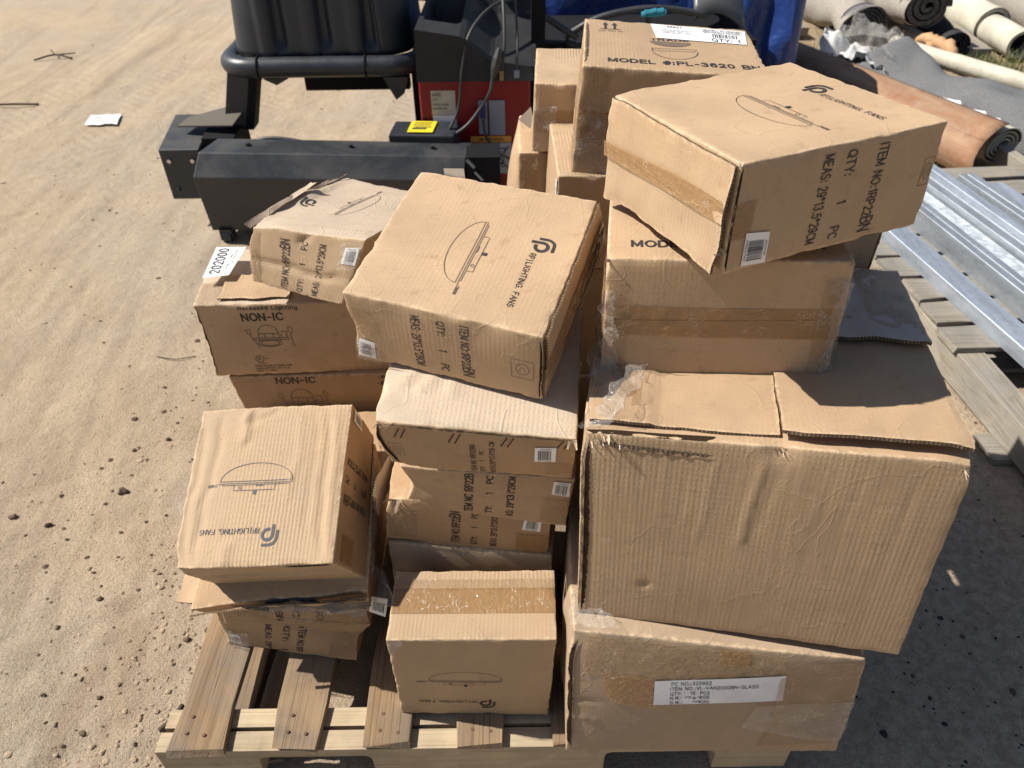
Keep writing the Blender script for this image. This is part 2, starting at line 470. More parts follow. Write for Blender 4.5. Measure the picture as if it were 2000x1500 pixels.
def blob(mb, c, r, g, mi=0):
    # faceted little clod: jittered octahedron, 8-18 faces
    V = np.array([(1, 0, 0), (0, 1, 0), (-1, 0, 0), (0, -1, 0), (0, 0, 1), (0, 0, -1), (.7, .7, .45), (-.7, .7, .45), (-.7, -.7, .45), (.7, -.7, .45)], float)
    V = V * (1 + g.normal(0, .16, V.shape)) * r * np.array([g.uniform(.8, 1.3), g.uniform(.7, 1.2), g.uniform(.45, .8)])
    F = [(0, 6, 9), (9, 6, 4), (6, 7, 4), (7, 8, 4), (8, 9, 4), (0, 1, 6), (1, 7, 6), (1, 2, 7), (2, 8, 7), (2, 3, 8), (3, 9, 8), (3, 0, 9), (1, 0, 5), (2, 1, 5), (3, 2, 5), (0, 3, 5)]
    mb.add(V + np.array(c), F, None, mi)
DIRTD = plain('dark_dirt_clod', (.11, .078, .056), .95, spec=.1, var=.5, vs=40)
DIRTM = plain('sandy_clod', (.34, .26, .18), .95, spec=.1, var=.4, vs=40)
STONE = plain('black_gravel_chip', (.035, .032, .032), .8, spec=.2, var=.5, vs=40)
clods = MB()
def gz(x, y): return float(ground_h(np.array([x]), np.array([y]))[0])
cx = np.concatenate([rng.uniform(-2.6, -.35, 600), rng.normal(-1.0, .12, 260), rng.normal(-1.25, .35, 350), rng.uniform(.6, 2.0, 1100), rng.uniform(-3.2, 2.5, 700)])
cy = np.concatenate([rng.uniform(.6, 3.6, 600), rng.uniform(.5, 2.4, 260), rng.uniform(.6, 1.6, 350), rng.uniform(.45, 1.9, 1100), rng.uniform(2, 6, 700)])
cz = ground_h(cx, cy)
for i in range(len(cx)):
    r = rng.gamma(1.6, .0012) + .0008
    dark = 0 if rng.random() < .38 else 1
    if cx[i] > .5 and cy[i] < 2: dark = 2 if rng.random() < .8 else 0
    if cx[i] > .5: r *= .85
    blob(clods, (cx[i], cy[i], cz[i] + r * .1), min(r, .009), rng, dark)
# light sand crumbs at the pallet's left foot
for i in range(260):
    x = rng.normal(-.76, .09); y = rng.uniform(.62, 1.25)
    blob(clods, (x, y, gz(x, y) + .001), rng.uniform(.002, .006), rng, 1)
o = clods.build('dirt_clods', [DIRTD, DIRTM, STONE]); tag(o, kind='stuff')

def stone_thing(u, r, mat, label, cat='stone'):
    mb = MB()
    g = np.random.default_rng(int(u[0] * 1000) % 977 + 5)
    N_ = Noise(int(abs(u[0]) * 999) + 3, 8, 3)
    n, mseg = 9, 14
    P = np.zeros((n, mseg + 1, 3))
    for i in range(n):
        th = math.pi * i / (n - 1)
        for j in range(mseg + 1):
            ph = 2 * math.pi * (j % mseg) / mseg
            P[i, j] = (math.sin(th) * math.cos(ph), math.sin(th) * math.sin(ph) * .85, math.cos(th) * .6)
    P *= (1 + .28 * N_(P, .35))[..., None] * r
    z0 = gz(*u)
    P += np.array([u[0], u[1], z0 + r * .35])
    mb.grid(P)
    root = mb.build('dirt_clod', mat, smooth=True)
    return tag(root, label, cat, 'larger dirt clods on the sand')


# ------------------------------------------------------------------ cartons
FACES = ['front', 'right', 'back', 'left', 'top', 'bottom']
def face_s(face, u, v):
    u = np.asarray(u, float); v = np.asarray(v, float); o = np.zeros_like(u); i = np.ones_like(u)
    return np.stack({'front': (u, o, v), 'right': (i, u, v), 'back': (1 - u, i, v), 'left': (o, 1 - u, v),
                     'top': (u, v, i), 'bottom': (u, 1 - v, o)}[face], -1)

class Carton:
    def __init__(s, corners, mat, name='cardboard_box', label='', group=None, seed=1, amp=.0015, bulge=None, creases=(), dents=(), step=.008, r=.0024, edge_amp=.0009, facemats=None, cat='box'):
        s.C = np.array(corners, float)          # FLB FRB BRB BLB FLT FRT BRT BLT
        c = s.C; l = lambda a, b: np.linalg.norm(c[a] - c[b])
        s.d = np.array([(l(0, 1) + l(4, 5)) / 2, (l(0, 3) + l(4, 7)) / 2, (l(0, 4) + l(1, 5)) / 2])
        s.N = [Noise(seed * 3 + k, 9, 3) for k in range(3)]; s.NE = Noise(seed * 3 + 91, 9, 3)
        s.seed = seed; s.amp = amp; s.bulge = bulge or {}; s.creases = creases; s.dents = dents; s.r = r; s.ea = edge_amp
        # frame axes
        s.ax = [None] * 3
        s.ax[0] = (c[1] + c[2] + c[5] + c[6] - c[0] - c[3] - c[4] - c[7]); s.ax[1] = (c[2] + c[3] + c[6] + c[7] - c[0] - c[1] - c[4] - c[5]); s.ax[2] = (c[4:].sum(0) - c[:4].sum(0))
        s.ax = [a / np.linalg.norm(a) for a in s.ax]
        base = c[:4].mean(0)
        s.root = empty(name, tuple(base)); tag(s.root, label, cat, group)
        s.mat = mat
        mb = MB()
        def ticks(L):
            n = max(6, int(L / step)); r_ = s.r
            t = np.concatenate([[0, r_ * .5, r_], np.linspace(r_ * 2.2, L - r_ * 2.2, n), [L - r_, L - r_ * .5, L]])
            return t / L
        mats = [mat]; fm = facemats or {}
        for f in FACES:
            LU, LV = s.dim(f); U, Vv = np.meshgrid(ticks(LU), ticks(LV), indexing='ij')
            S = face_s(f, U.ravel(), Vv.ravel()); P = s.pos(S)
            n_, m_ = U.shape
            mm = S * s.d
            de = np.sort(np.minimum(mm, s.d - mm), axis=1)[:, 1]
            ed = np.clip(1 - de / .010, 0, 1)
            k = 0
            if f in fm:
                if fm[f] not in mats: mats.append(fm[f])
                k = mats.index(fm[f])
            ii = np.arange((n_ - 1) * m_).reshape(n_ - 1, m_)[:, :-1].ravel()
            F = np.stack([ii, ii + m_, ii + m_ + 1, ii + 1], -1)
            mb.add(P, F.tolist(), np.stack([U.ravel() * LU + seed * .37, Vv.ravel() * LV + FACES.index(f) * .61], -1), k, ed)
        # orientation check is done by weld
        me = mb.mesh('carton_body', mats, tuple(base), True)
        import bmesh
        bm = bmesh.new(); bm.from_mesh(me)
        bmesh.ops.remove_doubles(bm, verts=bm.verts, dist=2e-5)
        bmesh.ops.recalc_face_normals(bm, faces=bm.faces)
        bm.to_mesh(me); bm.free()
        s.body = link('carton_body', me, s.root)
    def dim(s, f):
        d = s.d
        return {'front': (d[0], d[2]), 'back': (d[0], d[2]), 'left': (d[1], d[2]), 'right': (d[1], d[2]), 'top': (d[0], d[1]), 'bottom': (d[0], d[1])}[f]
    def pos(s, S):
        S = np.asarray(S, float); d = s.d
        m = S * d; inn = np.clip(m, s.r, d - s.r); dv = m - inn; L = np.linalg.norm(dv, axis=-1, keepdims=True)
        out = np.where(L > 1e-9, inn + dv / np.maximum(L, 1e-9) * np.minimum(L, s.r), m)
        T = out / d; x, y, z = T[..., 0:1], T[..., 1:2], T[..., 2:3]; c = s.C
        P = ((1 - x) * (1 - y) * (1 - z) * c[0] + x * (1 - y) * (1 - z) * c[1] + x * y * (1 - z) * c[2] + (1 - x) * y * (1 - z) * c[3]
             + (1 - x) * (1 - y) * z * c[4] + x * (1 - y) * z * c[5] + x * y * z * c[6] + (1 - x) * y * z * c[7])
        a = s.amp
        disp = sum(s.N[k](m, 1.5)[..., None] * a * .42 * s.ax[k] for k in range(3))
        de = np.sort(np.minimum(m, d - m), axis=-1)[..., 1]
        en = np.exp(-(de / .006) ** 2); 
        disp = disp - (np.abs(s.NE(m, 16.0)) * en * s.ea)[..., None] * ((S[..., 0:1] * 2 - 1) * s.ax[0] + (S[..., 1:2] * 2 - 1) * s.ax[1] + (S[..., 2:3] * 2 - 1) * s.ax[2])
        for f, b in s.bulge.items():
            k = {'front': 1, 'back': 1, 'left': 0, 'right': 0, 'top': 2, 'bottom': 2}[f]; sg = 1 if f in ('right', 'back', 'top') else -1
            w = np.clip((S[..., k] * 2 - 1) * sg, 0, 1) ** 10
            o = [i for i in range(3) if i != k]
            q = np.sin(np.pi * np.clip(S[..., o[0]], 0, 1)) ** .7 * np.sin(np.pi * np.clip(S[..., o[1]], 0, 1)) ** .7
            disp = disp + (w * q * b * sg)[..., None] * s.ax[k]
        for (f, a0, a1, wd, dp) in s.creases:
            k = {'front': 1, 'back': 1, 'left': 0, 'right': 0, 'top': 2}[f]; sg = 1 if f in ('right', 'back', 'top') else -1
            w = np.clip((S[..., k] * 2 - 1) * sg, 0, 1) ** 30
            if f in ('front',): uu, vv, LU, LV = S[..., 0], S[..., 2], d[0], d[2]
            elif f == 'top': uu, vv, LU, LV = S[..., 0], S[..., 1], d[0], d[1]
            elif f == 'right': uu, vv, LU, LV = S[..., 1], S[..., 2], d[1], d[2]
            elif f == 'left': uu, vv, LU, LV = 1 - S[..., 1], S[..., 2], d[1], d[2]
            else: continue
            X = uu * LU; Y = vv * LV; x0, y0, x1, y1 = a0[0] * LU, a0[1] * LV, a1[0] * LU, a1[1] * LV
            dx, dy = x1 - x0, y1 - y0; LL = dx * dx + dy * dy
            t = np.clip(((X - x0) * dx + (Y - y0) * dy) / LL, 0, 1)
            wob = s.NE(m, 6) * wd * .6
            ds = np.hypot(X - x0 - t * dx, Y - y0 - t * dy) + wob * 0
            sd_ = ((X - x0) * dy - (Y - y0) * dx) / math.sqrt(LL) + wob
            ends = np.minimum(1, np.minimum(t, 1 - t) * 6 + .0)
            prof = np.exp(-(sd_ / wd) ** 2) * np.where(ds > abs(wd) * 4, 0, 1) * ends
            disp = disp + (w * prof * dp * sg)[..., None] * s.ax[k]
        for (p, rad, dv_) in s.dents:                 # local dent: centre in (0..1)^3, radius m, vector in box axes
            q = np.exp(-((np.linalg.norm(m - np.array(p) * d, axis=-1) / rad) ** 2))
            disp = disp + q[..., None] * (dv_[0] * s.ax[0] + dv_[1] * s.ax[1] + dv_[2] * s.ax[2])
        return P + disp
    def nrm(s, f):
        return {'front': -s.ax[1], 'back': s.ax[1], 'left': -s.ax[0], 'right': s.ax[0], 'top': s.ax[2], 'bottom': -s.ax[2]}[f]
    def at(s, f, u, v, off=0.0):
        u = np.asarray(u, float); v = np.asarray(v, float)
        off = np.asarray(off, float)
        return s.pos(face_s(f, u, v)) + s.nrm(f) * (off[..., None] if off.ndim else off)
    # flat print ---------------------------------------------------------
    def ink(s, f, items, mat=INK, name='printed_marking', off=.0008):
        """items: list of (verts2D in face fractions, faces)"""
        if name in ('printed_marking', 'slash_mark', 'printed_lettering', 'printed_arrows') and len(items) > 1:
            if name == 'printed_marking': name = 'printed_lettering'
            for it_ in items: s.ink(f, [it_], mat, name, off)
            return
        mb = MB()
        for V, F in items:
            V = np.asarray(V, float)
            V2 = np.clip(V, .012, .988)
            mb.add(s.at(f, V2[:, 0], V2[:, 1], off), F, V)
        return mb.build('printed_lettering' if name == 'printed_marking' else name, mat, s.root)
    def text(s, f, txt, p0, p1, cap, bold=.0, flip=1, clipv=True):
        V, F, W = glyphs(txt, bold)
        LU, LV = s.dim(f); sc = np.array([LU, LV])
        a = np.array(p0) * sc; b = np.array(p1) * sc; d = b - a; L = np.linalg.norm(d); d = d / L; upv = np.array([-d[1], d[0]])
        Q = a + V[:, :1] * (L / W) * d + V[:, 1:] * cap * upv
        return (Q / sc, F)
    def strokes(s, f, lines, w, frame=None):
        """polylines in face fractions -> ribbons of width w (m)"""
        LU, LV = s.dim(f); sc = np.array([LU, LV]); out = []
        for ln in lines:
            P = np.array(ln, float)
            if frame is not None: P = frame(P)
            P = P * sc
            # resample
            Q = [P[0]]
            for i in range(1, len(P)):
                n = max(1, int(np.linalg.norm(P[i] - P[i - 1]) / .012))
                for k in range(1, n + 1): Q.append(P[i - 1] + (P[i] - P[i - 1]) * k / n)
            Q = np.array(Q); T = np.gradient(Q, axis=0) if len(Q) > 1 else np.zeros_like(Q)
            T /= np.maximum(np.linalg.norm(T, axis=1)[:, None], 1e-9); Nn = np.stack([-T[:, 1], T[:, 0]], -1)
            V = np.concatenate([Q + Nn * w / 2, Q - Nn * w / 2]); n = len(Q)
            F = [(i, i + 1, i + 1 + n, i + n) for i in range(n - 1)]
            out.append((V / sc, F))
        return out
    # strips, tape, flaps --------------------------------------------------
    def patch(s, f, u0, u1, v0, v1, mat, name='packing_tape', off=.0006, wr=.0005, n=30, parent=None, quad=None):
        LU, LV = s.dim(f)
        nu = max(4, int(abs(u1 - u0) * LU / .006)); nv = max(4, int(abs(v1 - v0) * LV / .006))
        U, V = np.meshgrid(np.linspace(0, 1, nu), np.linspace(0, 1, nv), indexing='ij')
        if quad is None:
            UU = u0 + (u1 - u0) * U; VV = v0 + (v1 - v0) * V
        else:
            q = np.array(quad, float)
            UU = (1 - U) * (1 - V) * q[0, 0] + U * (1 - V) * q[1, 0] + U * V * q[2, 0] + (1 - U) * V * q[3, 0]
            VV = (1 - U) * (1 - V) * q[0, 1] + U * (1 - V) * q[1, 1] + U * V * q[2, 1] + (1 - U) * V * q[3, 1]
            Nn = Noise(s.seed + 401, 8, 3); jag = Nn(np.stack([UU * 9, VV * 9, UU * 0], -1), .5) * .008
            UU = UU + jag * ((U < .01) | (U > .99)); VV = VV + jag * ((V < .01) | (V > .99))
        P = s.at(f, UU, VV, off)
        w = Noise(s.seed + 77, 8, 3)(P, 14) 
        P = P + s.nrm(f) * (np.abs(w) * wr)[..., None]
        mb = MB(); mb.grid(P, np.stack([UU * LU, VV * LV], -1))
        return mb.build(name, mat, s.root if parent is None else parent, smooth=True)
    def slab(s, f, u0, u1, v0, v1, offn, t=.004, mat=None, name='flap', wob=.001, step=.008, jag=.0, parent=None):
        """a board lying on the face; offn(U,V in 0..1) gives its lift"""
        LU, LV = s.dim(f); nu = max(3, int((u1 - u0) * LU / step)); nv = max(3, int((v1 - v0) * LV / step))
        U, V = np.meshgrid(np.linspace(0, 1, nu), np.linspace(0, 1, nv), indexing='ij')
        UU = u0 + (u1 - u0) * U; VV = v0 + (v1 - v0) * V
        if jag:
            Nn = Noise(s.seed + 31, 9, 4)
            j = Nn(np.stack([UU * LU, VV * LV, UU * 0], -1), 12)
            UU = UU + j * jag / LU * ((U < .001) | (U > .999)); VV = VV + j * jag / LV * ((V < .001) | (V > .999))
        w = Noise(s.seed + 55, 8, 3)(np.stack([UU * LU, VV * LV, UU * 0], -1), 5) * wob
        lo = s.at(f, UU, VV, offn(U, V) + w + .0004)
        hi = lo + s.nrm(f) * t
        mb = MB(); uvs = np.stack([UU * LU + s.seed, VV * LV], -1)
        E = np.minimum(np.minimum(U, 1 - U) * (u1 - u0) * LU, np.minimum(V, 1 - V) * (v1 - v0) * LV)
        mb.grid(hi, uvs); mb.ed[-1] = np.clip(1 - E / .008, 0, 1).ravel()
        mb.grid(lo, uvs, flip=True)
        for A, B in ((lo[:, 0], hi[:, 0]), (hi[:, -1], lo[:, -1]), (hi[0], lo[0]), (lo[-1], hi[-1])):
            L = np.concatenate([[0], np.cumsum(np.linalg.norm(np.diff(A, axis=0), axis=1))])
            mb.grid(np.stack([A, B], 1), np.stack([np.stack([L, L * 0], -1), np.stack([L, L * 0 + t], -1)], 1), 1)
        o = mb.build(name, [mat or s.mat, CUT], s.root if parent is None else parent)
        for i_, p in enumerate(o.data.polygons): p.use_smooth = p.material_index == 0
        return o
    def slit(s, f, a0, a1, w0, mat=None, name='seam_shade', off=.0007, seed=0, scallop=0):
        """an irregular strip along an edge; dark by default, painting shade in a panel gap"""
        LU, LV = s.dim(f); sc = np.array([LU, LV]); a = np.array(a0) * sc; b = np.array(a1) * sc
        L = np.linalg.norm(b - a); d = (b - a) / L; nn = np.array([-d[1], d[0]]); n = max(12, int(L / .004))
        t = np.linspace(0, 1, n); g = np.random.default_rng(s.seed * 7 + seed)
        w = w0 * (.55 + .45 * np.sin(t * math.pi) + g.normal(0, .08, n)); w = w * np.minimum(1, np.minimum(t, 1 - t) * 12 + .15)
        if scallop: w = w * (.35 + .65 * np.abs(np.sin(t * math.pi * scallop)))
        P0 = a + d * (t * L)[:, None]; P1 = P0 + nn * w[:, None]
        mb = MB()
        PP = np.stack([P0, P1], 1) / sc
        mb.grid(s.at(f, PP[..., 0], PP[..., 1], off), PP * sc[::-1])
        return mb.build(name, mat or GAP, s.root)
    def barcode(s, f, quad, seed=0, vertical=True, film=True, text_=True):
        """white sticker with bars; quad in fractions, order around the sticker"""
        q = np.array(quad, float)
        g = np.random.default_rng(seed + 3)
        def B(U, V): return ((1 - U) * (1 - V))[..., None] * q[0] + (U * (1 - V))[..., None] * q[1] + (U * V)[..., None] * q[2] + ((1 - U) * V)[..., None] * q[3]
        U, V = np.meshgrid(np.linspace(0, 1, 7), np.linspace(0, 1, 7), indexing='ij')
        X = B(U, V); mb = MB(); mb.grid(s.at(f, X[..., 0], X[..., 1], .0016))
        lab = mb.build('barcode_sticker', WHITE, s.root, smooth=True)
        mb = MB(); x = .16
        while x < .80:
            w = g.choice([.008, .014, .024]); gap = g.choice([.010, .016, .026])
            u_ = np.array([x, x + w]); v_ = np.linspace(.16, .80, 4)
            if vertical: UU, VV = np.meshgrid(u_, v_, indexing='ij')
            else: VV, UU = np.meshgrid(u_, v_, indexing='ij')
            X = B(UU, VV); mb.grid(s.at(f, X[..., 0], X[..., 1], .0021))
            x += w + gap
        mb.build('barcode_bars', BARS, lab)
        if text_:
            Vg, Fg, W = glyphs('1RP22BN', 0.0)
            mb = MB()
            for (y0, h, x0, x1) in ((.86, .08, .25, .75), (.05, .07, .16, .80)):
                tx = Vg[:, 0] / W * (x1 - x0) + x0; ty = y0 + Vg[:, 1] * h
                X = B(tx, ty) if vertical else B(ty, tx)
                mb.add(s.at(f, X[..., 0], X[..., 1], .0021), Fg)
            mb.build('barcode_digits', BARS, lab)
        return lab

# single-stroke sans lettering drawn as flat ribbons: (advance, strokes); an arc is ('a', cx, cy, rx, ry, a0, a1)
def _A(*a): return ('a',) + a
STROKES = {
 'A': (.72, [[(0, 0), (.34, 1), (.68, 0)], [(.13, .36), (.55, .36)]]),
 'B': (.66, [[(0, 0), (0, 1), (.36, 1), _A(.36, .76, .22, .24, 90, -90), (0, .52)], [(0, 0), (.38, 0), _A(.38, .26, .24, .26, -90, 90)]]),
 'C': (.70, [[_A(.36, .5, .36, .5, 42, 318)]]),
 'D': (.70, [[(0, 0), (0, 1), (.26, 1), _A(.26, .5, .38, .5, 90, -90), (0, 0)]]),
 'E': (.60, [[(.54, 1), (0, 1), (0, 0), (.54, 0)], [(0, .53), (.48, .53)]]),
 'F': (.56, [[(.52, 1), (0, 1), (0, 0)], [(0, .52), (.44, .52)]]),
 'G': (.76, [[_A(.37, .5, .37, .5, 42, 300), (.68, .12), (.68, .48), (.40, .48)]]),
 'H': (.68, [[(0, 0), (0, 1)], [(.62, 0), (.62, 1)], [(0, .53), (.62, .53)]]),
 'I': (.16, [[(.06, 0), (.06, 1)]]),
 'K': (.66, [[(0, 0), (0, 1)], [(.60, 1), (0, .38)], [(.22, .58), (.62, 0)]]),
 'L': (.55, [[(0, 1), (0, 0), (.50, 0)]]),
 'M': (.80, [[(0, 0), (0, 1), (.36, .12), (.72, 1), (.72, 0)]]),
 'N': (.70, [[(0, 0), (0, 1), (.62, 0), (.62, 1)]]),
 'O': (.78, [[_A(.37, .5, .37, .5, 0, 360)]]),
 'P': (.62, [[(0, 0), (0, 1), (.34, 1), _A(.34, .73, .23, .27, 90, -90), (0, .46)]]),
 'Q': (.78, [[_A(.37, .5, .37, .5, 0, 360)], [(.44, .24), (.74, -.08)]]),
 'R': (.68, [[(0, 0), (0, 1), (.36, 1), _A(.36, .74, .23, .26, 90, -90), (0, .48)], [(.34, .48), (.62, 0)]]),
 'S': (.64, [[_A(.29, .745, .26, .255, 25, 262), _A(.29, .255, .29, .255, 82, -160)]]),
 'T': (.62, [[(0, 1), (.60, 1)], [(.30, 1), (.30, 0)]]),
 'U': (.70, [[(0, 1), (0, .34), _A(.31, .32, .31, .32, 180, 360), (.62, 1)]]),
 'V': (.68, [[(0, 1), (.32, 0), (.64, 1)]]),
 'W': (.98, [[(0, 1), (.24, 0), (.47, 1), (.70, 0), (.94, 1)]]),
 'X': (.66, [[(0, 0), (.60, 1)], [(0, 1), (.60, 0)]]),
 'Y': (.66, [[(0, 1), (.31, .46), (.62, 1)], [(.31, .46), (.31, 0)]]),
 'Z': (.60, [[(0, 1), (.56, 1), (0, 0), (.58, 0)]]),
 '0': (.60, [[_A(.26, .5, .26, .5, 0, 360)]]),
 '1': (.40, [[(.04, .76), (.26, 1), (.26, 0)]]),
 '2': (.60, [[_A(.26, .73, .25, .27, 170, -35), (0, 0), (.54, 0)]]),
 '3': (.60, [[_A(.25, .76, .23, .24, 155, -80)], [_A(.25, .27, .27, .27, 88, -160)]]),
 '4': (.60, [[(.40, 0), (.40, 1), (0, .30), (.56, .30)]]),
 '5': (.60, [[(.48, 1), (.10, 1), (.05, .52), _A(.26, .32, .27, .32, 130, -150)]]),
 '6': (.60, [[_A(.28, .5, .27, .5, 40, 215), _A(.28, .31, .25, .31, 200, -160)]]),
 '7': (.58, [[(0, 1), (.52, 1), (.18, 0)]]),
 '8': (.60, [[_A(.26, .75, .21, .25, 0, 360)], [_A(.26, .27, .26, .27, 0, 360)]]),
 '9': (.60, [[_A(.25, .69, .25, .31, 0, 360)], [_A(.25, .5, .27, .5, 25, -140)]]),
 '#': (.66, [[(.18, 0), (.28, 1)], [(.40, 0), (.50, 1)], [(.02, .66), (.62, .66)], [(0, .34), (.60, .34)]]),
 ':': (.22, [[(.05, .04), (.05, .16)], [(.05, .58), (.05, .70)]]), '.': (.22, [[(.05, 0), (.05, .12)]]), ',': (.22, [[(.08, .12), (.03, -.14)]]),
 '-': (.42, [[(.03, .42), (.34, .42)]]), '*': (.40, [[(.17, .62), (.17, 1)], [(.02, .90), (.32, .72)], [(.02, .72), (.32, .90)]]), '·': (.24, [[(.06, .42), (.06, .58)]]),
 '/': (.40, [[(0, 0), (.32, 1)]]), ' ': (.34, []),
 'e': (.54, [[(.02, .38), (.46, .38), _A(.24, .36, .23, .36, 5, 315)]]), 'c': (.50, [[_A(.24, .36, .23, .36, 48, 312)]]),
 's': (.48, [[_A(.21, .53, .18, .19, 25, 262), _A(.21, .18, .20, .18, 82, -160)]]), 'd': (.56, [[(.44, 1), (.44, 0)], [_A(.22, .36, .22, .36, 0, 360)]]),
 'i': (.18, [[(.05, 0), (.05, .70)], [(.05, .88), (.05, 1)]]), 'g': (.56, [[(.44, .70), (.44, -.06), _A(.22, -.06, .22, .20, 0, -150)], [_A(.22, .36, .22, .34, 0, 360)]]),
 'h': (.54, [[(0, 0), (0, 1)], [(0, .42), _A(.21, .47, .21, .24, 180, 0), (.42, 0)]]), 't': (.34, [[(.12, .95), (.12, .12), (.28, .02)], [(0, .70), (.28, .70)]]),
 'n': (.54, [[(0, 0), (0, .70)], [(0, .42), _A(.21, .47, .21, .24, 180, 0), (.42, 0)]]),
}
_gc = {}
def glyphs(txt, bold=0.0):
    """lettering as (verts, faces, width) with capital height 1"""
    key = (txt, bold)
    if key in _gc: return _gc[key]
    t = .115 + bold * 2.6
    V, F, x0, n0 = [], [], 0.0, 0
    for ch in txt:
        adv, sts = STROKES.get(ch) or STROKES.get(ch.upper(), (.34, []))
        for st in sts:
            pts = []
            for p in st:
                if p[0] == 'a':
                    _, cx_, cy_, rx, ry, a0, a1 = p; k = max(3, int(abs(a1 - a0) / 24))
                    pts += [(cx_ + rx * math.cos(R(a0 + (a1 - a0) * i / k)), cy_ + ry * math.sin(R(a0 + (a1 - a0) * i / k))) for i in range(k + 1)]
                else: pts.append(p)
            P = np.array(pts, float); d = np.diff(P, axis=0); L = np.linalg.norm(d, axis=1); ok = np.concatenate([[True], L > 1e-4]); P = P[ok]
            d = np.diff(P, axis=0); d /= np.linalg.norm(d, axis=1)[:, None]
            # every corner sharper than 50 degrees starts a new ribbon
            runs, cur = [], [0]
            for i in range(1, len(P) - 1):
                cur.append(i)
                if float(d[i - 1] @ d[i]) < .64: runs.append(cur); cur = [i]
            cur.append(len(P) - 1); runs.append(cur)
            for run in runs:
                Q = P[run]; dd = np.diff(Q, axis=0); dd /= np.linalg.norm(dd, axis=1)[:, None]
                T = np.concatenate([[dd[0]], (dd[:-1] + dd[1:]), [dd[-1]]]) if len(dd) > 1 else np.array([dd[0], dd[0]])
                T /= np.linalg.norm(T, axis=1)[:, None]
                Q = Q.copy(); Q[0] -= T[0] * t * .42; Q[-1] += T[-1] * t * .42
                Nn = np.stack([-T[:, 1], T[:, 0]], -1) * t / 2; k = len(Q)
                V += [tuple(v) for v in np.concatenate([Q + Nn, Q - Nn]) + (x0 + t / 2, 0)]
                F += [(n0 + i, n0 + i + 1, n0 + i + 1 + k, n0 + i + k) for i in range(k - 1)]; n0 += 2 * k
        x0 += adv + .10 + t * .6
    V = np.array(V); V[:, 0] -= V[:, 0].min()
    _gc[key] = (V, F, V[:, 0].max())
    return _gc[key]

# print templates in a unit frame: X along the lettering, Y up
def arc(cx_, cy_, rx, ry, a0, a1, n=24):
    return [(cx_ + rx * math.cos(R(a0 + (a1 - a0) * i / n)), cy_ + ry * math.sin(R(a0 + (a1 - a0) * i / n))) for i in range(n + 1)]
def dome_lines():
    L = [arc(.548, .492, .232, .112, 180, 360, 40)]
    L += [[(.316, .492), (.316, .505), (.78, .505), (.78, .492), (.316, .492)]]
    L += [[(.335, .505), (.335, .515), (.765, .515), (.765, .505)]]
    L += [[(.78, .508), (.86, .508), (.86, .520), (.80, .520), (.80, .512)], [(.81, .514), (.86, .514)]]
    L += [[(.425, .518), (.425, .548), (.688, .548), (.688, .518)], arc(.645, .532, .010, .008, 0, 360, 10)]
    L += [[(.50, .512), (.50, .522), (.545, .522), (.545, .512)]]
    return L
KNOB = [[(.548, .548), (.548, .575)]]
def logo_lines():
    cx_, s_ = .40, .052
    f = lambda P: [(.392 + x * .062, .815 + y * .062) for x, y in P]
    outer = f([(-.45, -.35), (-.45, .2)] + arc(.15, .2, .60, .80, 180, 95, 10) + [(.25, 1.02), (.95, 1.02)])
    inner = f([(.0, -.9), (.0, .05)] + arc(.5, .05, .5, .50, 180, -90, 22) + [(.30, -.45)])
    return [inner], [outer]
def rp_print(c, f, frame, mat=INK, scale=1.0, lw=.0008, knobw=.006, words=True, txt=' LIGHTING. FANS', logo=True):
    it = c.strokes(f, dome_lines(), lw, frame)
    c.ink(f, it + c.strokes(f, KNOB, knobw, frame), mat, 'lamp_drawing')
    if logo:
        a, b = logo_lines()
        c.ink(f, c.strokes(f, a, .0052, frame) + c.strokes(f, b, .0046, frame), mat, 'printed_logo')
    if words:
        def tx(t, x0, x1, y):
            p0 = frame(np.array([(x0, y)]))[0]; p1 = frame(np.array([(x1, y)]))[0]
            return c.text(f, t, p0, p1, .0085, .006)
        c.ink(f, [tx('RP', .478, .518, .777), tx('LIGHTING. FANS', .545, .862, .777)] + c.strokes(f, [[(.530, .77), (.530, .808)]], .0012, frame), mat, 'printed_lettering')
FR_ID = lambda P: P                                             # X=u, Y=v
FR_K = lambda P: np.stack([P[:, 1], 1 - P[:, 0]], -1)           # reads down -v, up = +u
FR_O = lambda P: 1 - P                                          # upside down
FR_L = lambda P: np.stack([1 - P[:, 1], P[:, 0]], -1)           # reads +v, up = -u

def spec_text(c, f, us, caps, v0, v1, mat=INK, bn=True, name='printed_lettering', q=('ITEM NO:1RP22', 'QTY:     1     PC', 'MEAS: 29*13.5*29CM'), vs=None, bold=.010):
    """three lines of lettering running along v at the given base-line u's"""
    it = []
    LU, LV = c.dim(f)
    for k in range(3):
        a0, a1 = (v0, v1) if vs is None else vs[k]
        if k == 0 and bn:
            am = a0 + (a1 - a0) * .82
            it.append(c.text(f, q[0], (us[0], a0), (us[0], am - (a1 - a0) * .01), abs(caps[0]) * LU, bold))
            it.append(c.text(f, 'BN', (us[0], am), (us[0], a1), abs(caps[0]) * LU * 1.35, bold * .4))
        else:
            it.append(c.text(f, q[k], (us[k], a0), (us[k], a1), abs(caps[k]) * LU, bold))
    return c.ink(f, it, mat, name)

def faint_emblem(c, f, cu, cv, w, h, mat=INKF):
    it = c.strokes(f, [[(cu - w, cv - h), (cu - w, cv + h), (cu + w, cv + h), (cu + w, cv - h), (cu - w, cv - h)], arc(cu, cv, w * .6, h * .6, 0, 360, 16), [(cu - w * .3, cv - h * .2), (cu, cv + h * .3), (cu + w * .3, cv - h * .2)]], .0008)
    return c.ink(f, it, mat, 'stamped_mark')

